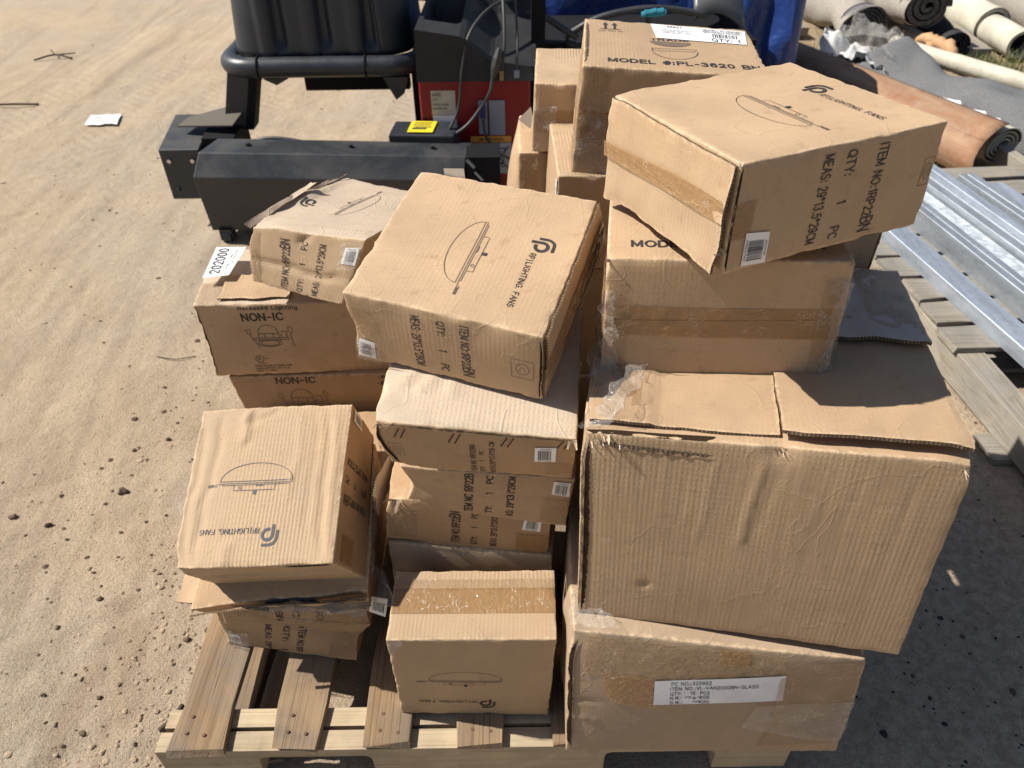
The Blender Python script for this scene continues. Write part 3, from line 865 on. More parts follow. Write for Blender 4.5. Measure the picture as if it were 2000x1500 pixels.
CN = {
    'D': [[0.146, 1.0281, 1.0364], [0.2526, 0.7639, 1.0554], [0.5271, 0.8727, 1.0575], [0.4199, 1.1386, 1.0413], [0.1418, 1.0352, 1.1771], [0.2509, 0.7672, 1.1903], [0.5247, 0.8764, 1.1929], [0.417, 1.1451, 1.1822]],
    'E': [[0.1293, 0.8544, 0.8356], [0.4463, 0.8177, 0.8488], [0.4711, 1.0225, 0.8435], [0.1556, 1.0599, 0.8316], [0.126, 0.8598, 1.0234], [0.439, 0.8225, 1.0345], [0.4646, 1.0274, 1.0296], [0.1552, 1.0636, 1.0169]],
    'G': [[0.1004, 0.7006, 0.459], [0.5771, 0.6024, 0.4815], [0.6729, 1.0658, 0.4531], [0.197, 1.1636, 0.4305], [0.0896, 0.7261, 0.8408], [0.5628, 0.6298, 0.8637], [0.6596, 1.0924, 0.8353], [0.1854, 1.1894, 0.8124]],
    'H': [[0.0883, 0.6253, 0.132], [0.5792, 0.6163, 0.132], [0.6043, 1.0287, 0.132], [0.1209, 1.0491, 0.132], [0.0853, 0.6664, 0.4646], [0.5385, 0.6078, 0.4617], [0.576, 1.0289, 0.4494], [0.1152, 1.079, 0.4448]],
    'I': [[-0.2204, 0.7011, 0.132], [0.0596, 0.6918, 0.132], [0.0639, 0.8265, 0.132], [-0.2183, 0.8339, 0.132], [-0.2161, 0.6864, 0.4076], [0.0692, 0.6833, 0.4049], [0.0721, 0.8203, 0.4107], [-0.2135, 0.8221, 0.4122]],
    'J1': [[-0.197, 0.8007, 0.7017], [0.0884, 0.7718, 0.6981], [0.1199, 1.0567, 0.7252], [-0.167, 1.0865, 0.7299], [-0.2006, 0.7863, 0.8081], [0.0901, 0.7523, 0.7986], [0.1214, 1.0407, 0.829], [-0.1686, 1.0735, 0.8372]],
    'J2': [[-0.1964, 0.8787, 0.5248], [0.0894, 0.8387, 0.5043], [0.1247, 1.1262, 0.5321], [-0.1624, 1.1635, 0.5502], [-0.1929, 0.8573, 0.6408], [0.0993, 0.8301, 0.632], [0.1326, 1.1161, 0.6583], [-0.1583, 1.1458, 0.6694]],
    'J3': [[-0.2381, 0.885, 0.4235], [0.0609, 0.8534, 0.4045], [0.0899, 1.1418, 0.4109], [-0.2074, 1.1727, 0.429], [-0.2268, 0.8785, 0.5484], [0.0665, 0.8499, 0.5328], [0.096, 1.1384, 0.5392], [-0.1978, 1.1674, 0.5553]],
    'J4': [[-0.2344, 0.8794, 0.2839], [0.0652, 0.8433, 0.2805], [0.0989, 1.1313, 0.2795], [-0.1986, 1.1673, 0.2826], [-0.234, 0.8798, 0.421], [0.0677, 0.8435, 0.4173], [0.1016, 1.1315, 0.4163], [-0.1983, 1.1676, 0.4197]],
    'K': [[-0.235, 0.9139, 0.827], [0.0431, 0.8132, 0.8184], [0.1513, 1.0943, 0.9081], [-0.1357, 1.1848, 0.8986], [-0.236, 0.8913, 0.9574], [0.0423, 0.7886, 0.9475], [0.1352, 1.0552, 1.0112], [-0.1432, 1.1549, 1.0184]],
    'L': [[-0.5209, 1.3008, 0.7255], [-0.3202, 1.2033, 0.7241], [-0.1824, 1.5101, 0.6594], [-0.392, 1.607, 0.6634], [-0.5126, 1.315, 0.8446], [-0.2656, 1.2333, 0.8521], [-0.1443, 1.5364, 0.7874], [-0.374, 1.6315, 0.7975]],
    'M': [[-0.6555, 1.2843, 0.4924], [-0.2118, 1.3143, 0.4831], [-0.2307, 1.5778, 0.4784], [-0.6764, 1.5469, 0.4878], [-0.6577, 1.2906, 0.6767], [-0.2082, 1.3177, 0.6587], [-0.2272, 1.5812, 0.6539], [-0.6801, 1.5445, 0.6589]],
    'N': [[-0.6242, 1.2963, 0.3033], [-0.1769, 1.2952, 0.311], [-0.1769, 1.5705, 0.3131], [-0.6252, 1.5711, 0.3054], [-0.632, 1.2928, 0.4836], [-0.1799, 1.2938, 0.4912], [-0.18, 1.5691, 0.4932], [-0.6311, 1.5685, 0.4856]],
    'N2': [[-0.6267, 1.2952, 0.129], [-0.1768, 1.2952, 0.129], [-0.1768, 1.5754, 0.129], [-0.6267, 1.5754, 0.129], [-0.6267, 1.2952, 0.311], [-0.1768, 1.2952, 0.311], [-0.1768, 1.5754, 0.311], [-0.6267, 1.5754, 0.311]],
    'O': [[-0.5619, 0.8364, 0.3559], [-0.2694, 0.8172, 0.3946], [-0.2718, 1.0732, 0.5084], [-0.5566, 1.1007, 0.4755], [-0.5827, 0.7793, 0.4823], [-0.2989, 0.7574, 0.5214], [-0.288, 1.0199, 0.6372], [-0.5778, 1.0456, 0.604]],
    'P2': [[-0.5689, 0.8316, 0.2367], [-0.2807, 0.8315, 0.2232], [-0.2801, 1.1215, 0.2223], [-0.5689, 1.1216, 0.2359], [-0.5652, 0.8319, 0.3159], [-0.2744, 0.8318, 0.3019], [-0.2748, 1.1218, 0.3012], [-0.5651, 1.1219, 0.3151]],
    'P3': [[-0.603, 0.8543, 0.134], [-0.318, 0.8073, 0.134], [-0.3076, 1.1039, 0.1142], [-0.5923, 1.136, 0.1355], [-0.5801, 0.835, 0.278], [-0.2806, 0.831, 0.2239], [-0.2765, 1.1195, 0.2137], [-0.5699, 1.1258, 0.2675]],
    'A': [[0.1185, 1.3655, 0.9112], [0.4466, 1.3381, 0.8933], [0.4667, 1.5929, 0.9052], [0.1413, 1.6198, 0.9233], [0.1303, 1.355, 1.1196], [0.4573, 1.3274, 1.1011], [0.4754, 1.5828, 1.113], [0.1565, 1.6088, 1.1317]],
    'Bk': [[0.0518, 1.636, 0.8462], [0.3424, 1.6185, 0.8394], [0.3586, 1.9024, 0.8326], [0.0685, 1.9196, 0.8386], [0.0566, 1.6383, 0.9977], [0.3452, 1.6221, 0.9939], [0.3614, 1.906, 0.9871], [0.072, 1.9225, 0.9912]],
    'Cc': [[0.0869, 1.3465, 0.7182], [0.5364, 1.3476, 0.7021], [0.5353, 1.6463, 0.701], [0.0852, 1.6446, 0.7156], [0.0936, 1.3479, 0.9195], [0.5429, 1.3483, 0.902], [0.5417, 1.6471, 0.9009], [0.0914, 1.6454, 0.9154]]
}
def bx(x0, x1, y0, y1, z0, z1, yaw=0):
    P = np.array([(x0, y0, z0), (x1, y0, z0), (x1, y1, z0), (x0, y1, z0), (x0, y0, z1), (x1, y0, z1), (x1, y1, z1), (x0, y1, z1)], float)
    c = P.mean(0); a = R(yaw); M = np.array([[math.cos(a), math.sin(a), 0], [-math.sin(a), math.cos(a), 0], [0, 0, 1]])
    return (P - c) @ M + c

def film_patch(name, quad, mat, parent=None, amp=.004, res=22, seed=1, label=None, bow=0, fr=6.0):
    q = np.array(quad, float); g = Noise(seed * 13 + 5, 10, 4)
    U, V = np.meshgrid(np.linspace(0, 1, res), np.linspace(0, 1, res), indexing='ij')
    P = ((1 - U) * (1 - V))[..., None] * q[0] + (U * (1 - V))[..., None] * q[1] + (U * V)[..., None] * q[2] + ((1 - U) * V)[..., None] * q[3]
    n = np.cross(q[1] - q[0], q[3] - q[0]); n = n / np.linalg.norm(n)
    P = P + n * (np.abs(g(P, fr)) * amp + bow * np.sin(U * math.pi) * np.sin(V * math.pi))[..., None]
    e = ((U < .01) | (U > .99) | (V < .01) | (V > .99))
    P = P + (g(P + 3, 14) * .006 * e)[..., None] * ((q[1] - q[0]) / np.linalg.norm(q[1] - q[0])) + (g(P + 7, 14) * .006 * e)[..., None] * ((q[3] - q[0]) / np.linalg.norm(q[3] - q[0]))
    mb = MB(); mb.grid(P)
    o = mb.build(name, mat, parent, smooth=True)
    return o

# ================================================================== the stack on the wooden pallet
pal = empty('wooden_pallet', (-.08, .64, 0))
tag(pal, 'wooden pallet of weathered brown boards on pale stringers under the carton pile', 'pallet')
def rough_board(name, x0, x1, y0, y1, z0, z1, mat, parent, along='Y', seed=0, nails=(), warp=.002):
    g = np.random.default_rng(seed + 17); mb = MB(); n = 16
    Nn = Noise(seed + 201, 8, 3)
    L0, L1 = (y0, y1) if along == 'Y' else (x0, x1)
    prof0 = (x0, x1) if along == 'Y' else (y0, y1)
    ts = np.linspace(L0, L1, n); ch = .0018
    ring = []
    for i, t in enumerate(ts):
        w = Nn(np.array([t * 2, seed, 0.]), .5) * warp; e = Nn(np.array([t * 6, 3 + seed, 1.]), .8) * .0028
        a, b = prof0[0] + w + e, prof0[1] + w - e * .7
        zz0, zz1 = z0 , z1 + Nn(np.array([t * 3, 9. + seed, 2.]), .5) * .0008
        pr = [(a + ch, zz1), (b - ch, zz1), (b, zz1 - ch), (b, zz0), (a, zz0), (a, zz1 - ch)]
        ring.append([((p, t + (g.normal(0, .004) if i in (0, n - 1) else 0), z) if along == 'Y' else (t + (g.normal(0, .004) if i in (0, n - 1) else 0), p, z)) for p, z in pr])
    V = np.array(ring); k = 6; F = []
    for i in range(n - 1):
        for j in range(k):
            a = i * k + j; b = i * k + (j + 1) % k
            F.append((a, a + k, b + k, b))
    F += [tuple(range(k)), tuple((n - 1) * k + j for j in range(k))[::-1]]
    mb.add(V.reshape(-1, 3), F, V.reshape(-1, 3)[:, :2])
    o = mb.build(name, mat, parent)
    for (nx_, ny_) in nails:
        nb = MB(); r = .0036; c = [(nx_ + r * math.cos(a), ny_ + r * math.sin(a)) for a in np.linspace(0, 6.283, 9)[:-1]]
        z = z1 + .0008
        nb.add([(x, y, z) for x, y in c] + [(x, y, z + .0012) for x, y in [(nx_ + (x - nx_) * .8, ny_ + (y - ny_) * .8) for x, y in c]], [tuple(range(8, 16))] + [(i, (i + 1) % 8, (i + 1) % 8 + 8, i + 8) for i in range(8)])
        nb.build('nail', RUST, pal if parent is pal else parent)
    return o
PB = [(-.648, -.545), (-.458, -.366), (-.285, -.198), (-.112, -.027), (.062, .150), (.235, .325), (.405, .50)]
for i, (a, b) in enumerate(PB):
    rough_board('deck_board', a, b, .637 + .003 * (i % 3), 1.925, .1150, .1305, WOODA, pal, 'Y', i, [(a + .028, .668), (a + .062, .664), (a + .030, .70), (a + .066, 1.27)][:3 if i != 1 else 3])
def stringer(y0, y1, x0, x1, notches, mat, seed):
    # side profile with rounded fork notches, extruded through the thickness
    zt, zb = .1145, .018; pts = [(x0, zb)]
    for a, b in notches:
        h = .088; r = .016
        pts += [(a, zb), (a, h - r), (a + r * .3, h - r * .3), (a + r, h), (b - r, h), (b - r * .3, h - r * .3), (b, h - r), (b, zb)]
    pts += [(x1, zb), (x1, zt), (x0, zt)]
    # split into convex cells along x for clean faces
    xs = sorted(set([x0, x1] + [p[0] for p in pts]))
    mb = MB()
    def zlow(x):
        for a, b in notches:
            if a - 1e-9 <= x <= b + 1e-9:
                h = .088; r = .016
                d_ = min(x - a, b - x)
                return h if d_ >= r else h - r + math.sqrt(max(0, r * r - (r - d_) ** 2))
        return zb
    for a, b in notches: xs += list(np.linspace(a, a + .016, 5)) + list(np.linspace(b - .016, b, 5))
    xs = sorted(set(round(x, 5) for x in xs))
    for p, q in zip(xs[:-1], xs[1:]):
        mid = (p + q) / 2; inn = any(a < mid < b for a, b in notches)
        l0, l1 = (zlow(p), zlow(q)) if inn else (zb, zb)
        V = [(p, y0, l0), (q, y0, l1), (q, y0, zt), (p, y0, zt), (p, y1, l0), (q, y1, l1), (q, y1, zt), (p, y1, zt)]
        mb.add(V, [(0, 1, 2, 3), (5, 4, 7, 6), (3, 2, 6, 7), (4, 5, 1, 0)], [(v[0], v[1] + v[2]) for v in V])
        for a, b in notches:
            if abs(p - a) < 1e-6 or abs(q - b) < 1e-6:
                xx = a if abs(p - a) < 1e-6 else b
                mb.add([(xx, y0, zb), (xx, y0, .072), (xx, y1, .072), (xx, y1, zb)], [(0, 1, 2, 3)])
    for xx in (x0, x1): mb.add([(xx, y0, zb), (xx, y0, zt), (xx, y1, zt), (xx, y1, zb)], [(0, 1, 2, 3)])
    return mb.build('stringer', mat, pal)
NOT = [(-.49, -.275), (.165, .375)]
stringer(.641, .678, -.676, .516, NOT, WOODB, 1)
stringer(.686, .722, -.672, .10, NOT[:1], WOODB, 2)
stringer(1.20, 1.24, -.676, .516, NOT, WOODB, 3)
stringer(1.86, 1.90, -.676, .516, NOT, WOODB, 4)
for i, (a, b) in enumerate([(-.655, -.55), (-.533, -.462), (-.13, -.03), (.42, .50)]):
    rough_board('bottom_board', a, b, .665, 1.90, .001, .0165, WOODA, pal, 'Y', 30 + i)

G_RP = 'small light-fan cartons stacked on the pallet'
G_BIG = 'lamp cartons piled on the pallet'
# --- lowest right carton
H = Carton(CN['H'], K_('dull'), label='crushed carton at the bottom right of the pallet with a white paper packing label', group=G_BIG, seed=21, amp=.0022,
           bulge=dict(front=.012, left=.010), step=.008,
           creases=[('front', (.0, .47), (.16, .46), .003, -.003), ('front', (.12, .30), (.04, .34), .003, .003), ('left', (.75, .0), (.8, 1.), .012, .006)],
           dents=[((.0, 0., 1.), .05, (.006, .004, -.010))])
H.patch('front', .05, .74, .70, .98, TAPE2, off=.0009, wr=.0010)
H.patch('front', 0, 0, 0, 0, TAPE, off=.0012, wr=.0007, quad=[(.13, .49), (.32, .47), (.32, .70), (.125, .74)])
H.patch('front', .515, .62, .87, .985, TAPE, off=.0014, wr=.0007)
H.patch('front', 0, 0, 0, 0, TAPE2, off=.0016, wr=.0022, quad=[(.70, .08), (.995, .12), (.995, .99), (.735, .93)])
H.patch('front', 0, 0, 0, 0, FILM, off=.0035, wr=.004, name='stretch_wrap', quad=[(.62, .36), (.99, .18), (.995, .62), (.66, .58)])
q = np.array([(.304, .505), (.748, .621), (.745, .835), (.304, .705)])
mb = MB(); U, V = np.meshgrid(np.linspace(0, 1, 16), np.linspace(0, 1, 6), indexing='ij')
Bq = lambda U, V: ((1 - U) * (1 - V))[..., None] * q[0] + (U * (1 - V))[..., None] * q[1] + (U * V)[..., None] * q[2] + ((1 - U) * V)[..., None] * q[3]
X = Bq(U, V); mb.grid(H.at('front', X[..., 0], X[..., 1], .0030)); lab = mb.build('packing_label', LABTAPE, H.root, smooth=True)
mb = MB()
for (t, x0, x1, y, h) in [('PC NO.:325682', .13, .44, .80, .125), ('ITEM NO.:VL-VAN2000BN-GLASS', .125, .80, .60, .12), ('QTY:    15  PCS', .125, .43, .40, .12), ('N.W.:         KGS', .125, .43, .225, .12), ('G.W.:        KGS', .125, .43, .03, .12)]:
    Vg, Fg, W = glyphs(t, .012); tx = x0 + Vg[:, 0] / W * (x1 - x0); ty = y + Vg[:, 1] * h - .10 * tx * 0
    X = Bq(tx, ty); mb.add(H.at('front', X[:, 0], X[:, 1], .0036), Fg)
mb.build('label_lettering', BARS, lab)
mb = MB()
for pl in ([(.24, .27), (.26, .33), (.29, .31), (.27, .24)], [(.31, .33), (.30, .28), (.33, .27), (.32, .22), (.30, .23)], [(.34, .32), (.37, .24)], [(.30, .12), (.33, .10), (.36, .13)]):
    for a, b in zip(pl[:-1], pl[1:]):
        X = Bq(np.array([a[0], b[0], b[0], a[0]]), np.array([a[1] - .012, b[1] - .012, b[1] + .012, a[1] + .012])); mb.add(H.at('front', X[:, 0], X[:, 1], .0036), [(0, 1, 2, 3)])
mb.build('handwritten_number', BARS, lab)
H.slit('front', (.022, .96), (.022, .04), -.016, CUT, 'torn_edge', .0024, 1, scallop=3)
H.slit('front', (.012, .95), (.014, .06), -.008, GAP, 'seam_shade', .0030, 2, scallop=3)

# --- the large carton
Gc = Carton(CN['G'], K_('embossed'), label='largest carton with loose top flaps and rippled front, resting on the bottom right carton', group=G_BIG, seed=22, amp=.0018, step=.0055, edge_amp=.0005,
            bulge=dict(front=.006), facemats={'top': K_('mid')},
            creases=[('front', (.505, .99), (.462, .50), 0.0040, 0.0018), ('front', (.555, .99), (.50, .55), 0.0028, -0.0009), ('front', (.375, .97), (.345, .50), 0.0028, 0.0011), ('front', (.30, .97), (.29, .6), 0.0023, -0.0008),
                     ('front', (.10, .97), (.09, .7), 0.0028, 0.0008), ('front', (.175, .96), (.17, .66), 0.0028, -0.0008), ('front', (.235, .97), (.23, .6), 0.0023, 0.0008), ('front', (.66, .97), (.645, .6), 0.0023, 0.0008), ('front', (.75, .93), (.72, .62), 0.0023, -0.0006), ('front', (.885, .98), (.872, .42), 0.0023, -0.0011),
                     ('front', (.0, .50), (.42, .42), 0.0016, -0.0006), ('front', (.70, .80), (.9, .78), 0.0019, -0.0006), ('front', (.43, .93), (.42, .70), 0.0028, -0.0006), ('front', (.60, .95), (.585, .7), 0.0023, 0.0006)],
            dents=[((.21, 0, .245), .007, (0, .005, 0)), ((0, 0, 1), .03, (.006, .006, -.008)), ((1, 0, 1), .022, (-.004, .004, -.006)), ((.535, 0, 1), .02, (0, .007, -.004))])
Gc.slab('top', .012, .53, .035, .985, lambda U, V: .002 + .004 * (1 - V) * (U < .35) + .0 * U, .0045, K_('mid'), jag=.001)
Gc.slab('top', .531, 1.004, .022, .58, lambda U, V: .0045 + .010 * (1 - V) ** 2, .0055, K_('mid'), wob=.0012, jag=.0012)
bf = Gc.slab('top', .50, 1.003, .505, .998, lambda U, V: .0135 + .004 * (1 - V) ** 2, .0055, K_('grey'), wob=.0016, jag=.0012)
bf['label'] = 'taped back flap, greyed by painted shade and glare'
Gc.patch('top', .50, .995, .55, .64, TAPE2, off=.0210, wr=.001)
Gc.patch('top', .84, .995, .56, .99, TAPE2, off=.0215, wr=.0014)
Gc.patch('top', .52, .70, .70, .90, FILMG, off=.0210, wr=.001, name='stretch_wrap')
Gc.patch('top', .13, .155, .05, .98, TAPE2, off=.0095, wr=.0002)
Gc.patch('top', .02, .15, .10, .55, TAPE, off=.0085, wr=.0006)
Gc.slit('top', (.0, .012), (.36, .02), -.016, GAP, 'seam_shade', .0012, 3)
Gc.slit('front', (.014, .97), (.014, .02), .008, GAP, 'seam_shade', .0012, 4)
Gc.slit('front', (.004, .97), (.004, .04), .005, CUT, 'torn_edge', .0022, 5, scallop=9)
Gc.slit('front', (.03, .965), (.36, .945), -.009, CUT, 'torn_edge', .0014, 6, scallop=7)
def shreds(c, f, u0, v0, n, seed, spread=.05, size=.012, mat=None):
    """little torn curls of paper at a damaged spot"""
    g = np.random.default_rng(seed); mb = MB()
    for i in range(n):
        u = u0 + g.normal(0, spread); v = v0 + g.normal(0, spread * .4)
        p = c.at(f, np.array([np.clip(u, 0, 1)]), np.array([np.clip(v, 0, 1)]), .0005)[0]
        a = g.normal(size=3); a /= np.linalg.norm(a); b = np.cross(a, c.nrm(f)); b /= np.linalg.norm(b); nn = c.nrm(f)
        L = g.uniform(.4, 1) * size; w = L * g.uniform(.25, .5); curl = g.uniform(.2, .9)
        pts = []
        for t in (0, .5, 1.0):
            cc_ = p + a * L * t * .8 + nn * L * t * t * curl
            pts += [cc_ - b * w * (1 - t * .6) / 2, cc_ + b * w * (1 - t * .6) / 2]
        mb.add(pts, [(0, 1, 3, 2), (2, 3, 5, 4)], [(p_[0], p_[1]) for p_ in pts])
    o = mb.build('torn_paper', mat or K_('pale'), c.root, smooth=True); return o
shreds(Gc, 'front', .05, .975, 30, 5, .03, .009)
shreds(Gc, 'front', .535, .985, 9, 6, .010, .010)
shreds(Gc, 'front', .985, .975, 9, 7, .008, .010)
shreds(Gc, 'front', .21, .245, 3, 8, .003, .007)
t3 = lambda c, f, u, v, o=0.0: c.at(f, np.array([u]), np.array([v]), o)[0]
for (quad, mt, am, sd_) in [
    ([t3(Gc, 'top', -.03, .0, .006), t3(Gc, 'top', .13, .0, .018), t3(Gc, 'top', .19, .44, .020), t3(Gc, 'top', -.04, .44, .012)], FILM, .010, 4),
    ([t3(Gc, 'top', -.025, .30, -.02), t3(Gc, 'top', .03, .30, .012), t3(Gc, 'top', .06, .99, .012), t3(Gc, 'top', -.03, .99, -.01)], FILM, .008, 5),
    ([t3(Gc, 'top', .985, .03, .010), t3(Gc, 'top', 1.012, .03, -.012), t3(Gc, 'top', 1.014, .97, -.01), t3(Gc, 'top', .97, .97, .018)], FILM, .006, 6)]:
    film_patch('stretch_wrap', quad, mt, Gc.root, am, 26, sd_)

# --- carton on the big one (lettered top)
E_C = np.array(CN['E'])
for a, b in ((3, 0), (2, 1), (7, 4), (6, 5)): E_C[a] = E_C[b] + (E_C[a] - E_C[b]) * 1.24
E = Carton(E_C, K_('mid'), label='carton with large black lettering on its top, half hidden under the tilted fan carton', group=G_BIG, seed=23, amp=.0012, bulge=dict(front=.003),
           dents=[((0, 0, 1), .015, (.003, .003, -.003))])
E.ink('top', [E.text('top', 'MODEL #:PL-3620 BN', (.10, .13), (.90, .13), 0.0165, .030)])
E.patch('front', .0, 1.0, .36, .62, TAPE, off=.0006, wr=.0006)
E.patch('front', .0, .11, .05, .80, TAPE2, off=.0012, wr=.0012)
E.patch('front', .90, 1.0, .05, .85, TAPE2, off=.0012, wr=.0012)
E.patch('left', .75, 1.0, .05, .85, TAPE2, off=.0012, wr=.0012)
E.slit('front', (.01, .49), (.99, .53), .0018, GAP, 'flap_seam', .0004, 2)
shreds(E, 'front', .006, .985, 5, 9, .006, .010)
shreds(E, 'front', .995, .985, 4, 10, .006, .010)

film_patch('stretch_wrap', [t3(E, 'front', -.012, .0, .004), t3(E, 'front', .045, .0, .005), t3(E, 'front', .05, .78, .004), t3(E, 'front', -.012, .78, .004)], FILM, E.root, .006, 26, 51)
film_patch('stretch_wrap', [t3(E, 'front', -.03, -.16, .01), t3(E, 'front', .10, -.10, .03), t3(E, 'front', .06, .12, .006), t3(E, 'front', -.03, .14, .006)], FILM, E.root, .008, 26, 52)
film_patch('stretch_wrap', [t3(E, 'front', .955, .02, .004), t3(E, 'front', 1.012, .02, .004), t3(E, 'front', 1.012, .9, .004), t3(E, 'front', .95, .9, .004)], FILM, E.root, .005, 26, 53)
film_patch('stretch_wrap', [t3(H, 'top', -.01, .0, .006), t3(H, 'top', .17, .0, .008), t3(H, 'top', .10, .10, .008), t3(H, 'top', -.01, .16, .006)], FILM, H.root, .008, 26, 54)
# --- carton behind it
Fb = Carton(bx(.345, .632, 1.13, 1.33, .80, 1.005, -4), K_('dull'), label='shaded carton behind the tilted fan carton, only its right corner showing', group=G_BIG, seed=24, amp=.002)
Fb.slit('front', (.985, .98), (.985, .03), .012, GAP, 'seam_shade', .001, 1); Fb.patch('front', .80, .97, .5, .98, TAPE2, off=.0008, wr=.001)
# --- tilted fan carton on top
D = Carton(CN['D'], K_('smooth'), label='topmost fan carton at the right, tilted, with lamp drawing and RP logo on its top', group=G_RP, seed=25, amp=.0010, step=.007, bulge=dict(right=.002, top=-.002),
           dents=[((0, 0, 0), .035, (.004, -.004, -.006)), ((0, 0, 1), .018, (.003, .003, -.003)), ((1., 0, .35), .05, (.006, -.006, 0))])
rp_print(D, 'top', FR_ID)
# D's own front is the taped left side in the picture
D.slab('front', .0, .995, .50, .985, lambda U, V: .001 + .003 * (1 - V) + .002 * U, .0035, K_('mid'), jag=.0006)
D.slab('front', .0, .985, .02, .485, lambda U, V: .001 + .009 * U ** 3 * (1 - V) + .001, .0035, K_('washboard'), jag=.001, wob=.0018)
D.patch('front', .0, 0, 0, 0, TAPE, off=.0115, wr=.0008, quad=[(.0, .42), (.985, .50), (.99, .70), (.0, .575)])
D.patch('right', .0, .10, .33, .66, TAPE, off=.0006, wr=.0008)
D.slit('right', (.012, .97), (.012, .03), -.0045, GAP, 'seam_shade', .0006, 3)
spec_text(D, 'right', (.655, .500, .386), (.044, .042, .044), .925, .09)
D.barcode('right', [(.078, .044), (.195, .023), (.189, .334), (.077, .382)], 5, vertical=False)
faint_emblem(D, 'right', .955, .56, .028, .13)
shreds(D, 'front', .985, .20, 9, 12, .015, .014); shreds(D, 'front', .99, .99, 4, 13, .006, .009)

# --- front small carton standing on the pallet
I = Carton(CN['I'], K_('washboard', ), label='fan carton standing alone at the front centre of the pallet with tape across its top', group=G_RP, seed=26, amp=.0012, facemats={'front': K_('smooth')}, bulge=dict(front=.003))
rp_print(I, 'front', FR_O, INK)
I.patch('top', .0, 1.0, .36, .73, TAPE, off=.0007, wr=.0006)
I.patch('top', .0, 1.0, .70, .86, TAPE2, off=.0013, wr=.0012)
I.patch('front', .0, 0, 0, 0, FILM, 'stretch_wrap', off=.002, wr=.002, quad=[(.0, .80), (.06, .9), (.10, 1.), (0, 1.)])
I.slit('right', (.01, .97), (.01, .55), -.004, GAP, 'seam_shade', .0006, 3)

# --- centre stack, bottom to top
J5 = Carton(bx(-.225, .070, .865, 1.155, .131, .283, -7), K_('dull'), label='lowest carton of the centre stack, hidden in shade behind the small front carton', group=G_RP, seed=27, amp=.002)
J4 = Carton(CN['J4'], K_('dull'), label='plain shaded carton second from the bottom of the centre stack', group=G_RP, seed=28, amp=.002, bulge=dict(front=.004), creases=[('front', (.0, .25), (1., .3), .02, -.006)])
J4.patch('front', .04, 1.0, .10, .42, TAPE, off=.0007, wr=.0008)
J3 = Carton(CN['J3'], K_('orange'), label='carton third from the bottom of the centre stack with its left corner burst open', group=G_RP, seed=29, amp=.002, bulge=dict(front=.004), dents=[((0, 0, 1), .03, (.008, .006, -.012))])
spec_text(J3, 'front', (.455, .562, .680), (.046, .036, .036), .15, .84)
J3.barcode('front', [(.83, .60), (.94, .575), (.945, .86), (.845, .86)], 6)
J3.patch('front', .80, .995, .10, .5, TAPE, off=.0009, wr=.0016); J3.patch('front', .02, .20, .1, .75, TAPE2, off=.0009, wr=.0012)
J2 = Carton(CN['J2'], K_('mid'), label='carton second from the top of the centre stack, slipped to the right', group=G_RP, seed=30, amp=.002, bulge=dict(front=.004), creases=[('front', (.0, .50), (1., .56), .006, -.004)], dents=[((0, 0, .5), .05, (.02, .006, 0))])
J2.ink('front', [J2.text('front', 'TEM NO:1RP22B', (.432, .10), (.432, .97), .0135, .02), J2.text('front', 'TY:    1    PC', (.548, .12), (.548, .96), .011, .02), J2.text('front', 'AS: 29*13.5*29CM', (.675, .10), (.675, .97), .0115, .02)])
J2.barcode('front', [(.885, .69), (.985, .66), (.985, .93), (.885, .94)], 7)
J2.patch('front', .84, .995, .05, .60, TAPE2, off=.0010, wr=.002)
# burst corner flap between the two
fl = J3.slab('left', .60, 1.02, .55, 1.05, lambda U, V: .004 + .022 * U * V, .003, K_('pale'), jag=.004, wob=.003)
shreds(J3, 'front', .03, .97, 14, 14, .03, .022)
J1c = np.array(CN['J1']); J1c[4:] += (0, 0, 0)
J1 = Carton(J1c, K_('orange'), label='top carton of the centre stack, pale dented lid with red-brown slash marks along its front', group=G_RP, seed=31, amp=.0016, step=.006, facemats={'top': K_('pale')}, bulge=dict(top=.004, front=.003),
            creases=[('top', (.0, .06), (1., .05), .006, .0022), ('top', (.0, .14), (1., .10), .004, -.0016), ('top', (.10, .2), (.2, .5), .012, .003), ('top', (.22, .18), (.30, .5), .012, .003), ('top', (.36, .18), (.40, .42), .010, .0025)],
            dents=[((0, 0, 1), .02, (.004, .003, -.004)), ((0, 0, 0), .04, (.012, .003, .006))])
rp_print(J1, 'top', FR_L, INK, words=False, logo=False, lw=.0007)
it = []
for k, (u, v) in enumerate([(.126, .80), (.400, .80), (.660, .81), (.935, .86)]):
    for dx in (-.012, .020):
        it += J1.strokes('front', [[(u + dx - .016, v - .10), (u + dx + .016, v + .10)]], .0022)
J1.ink('front', it, INKR, 'slash_mark')
J1.ink('front', [J1.text('front', 'ITEM NO 1RP22BN', (.503, .04), (.503, .70), .0075, .01), J1.text('front', 'QTY    1    PC', (.545, .04), (.545, .58), .0065, .01), J1.text('front', 'MEAS:29*13.5*29 CM', (.600, .03), (.600, .80), .0075, .01)])
J1.barcode('front', [(.80, .43), (.905, .45), (.905, .79), (.80, .76)], 8)
J1.slit('front', (.015, .97), (.99, .975), -.0024, CUT, 'torn_edge', .0018, 1)
J1.slit('front', (.012, .98), (.06, .05), -.007, GAP, 'seam_shade', .0012, 2)
faint_emblem(J1, 'front', .09, .42, .035, .14)
J1.patch('front', .86, .995, .05, .40, TAPE2, off=.001, wr=.002)
shreds(J1, 'front', .985, .97, 6, 15, .01, .012); shreds(J1, 'front', .01, .96, 5, 16, .008, .010)

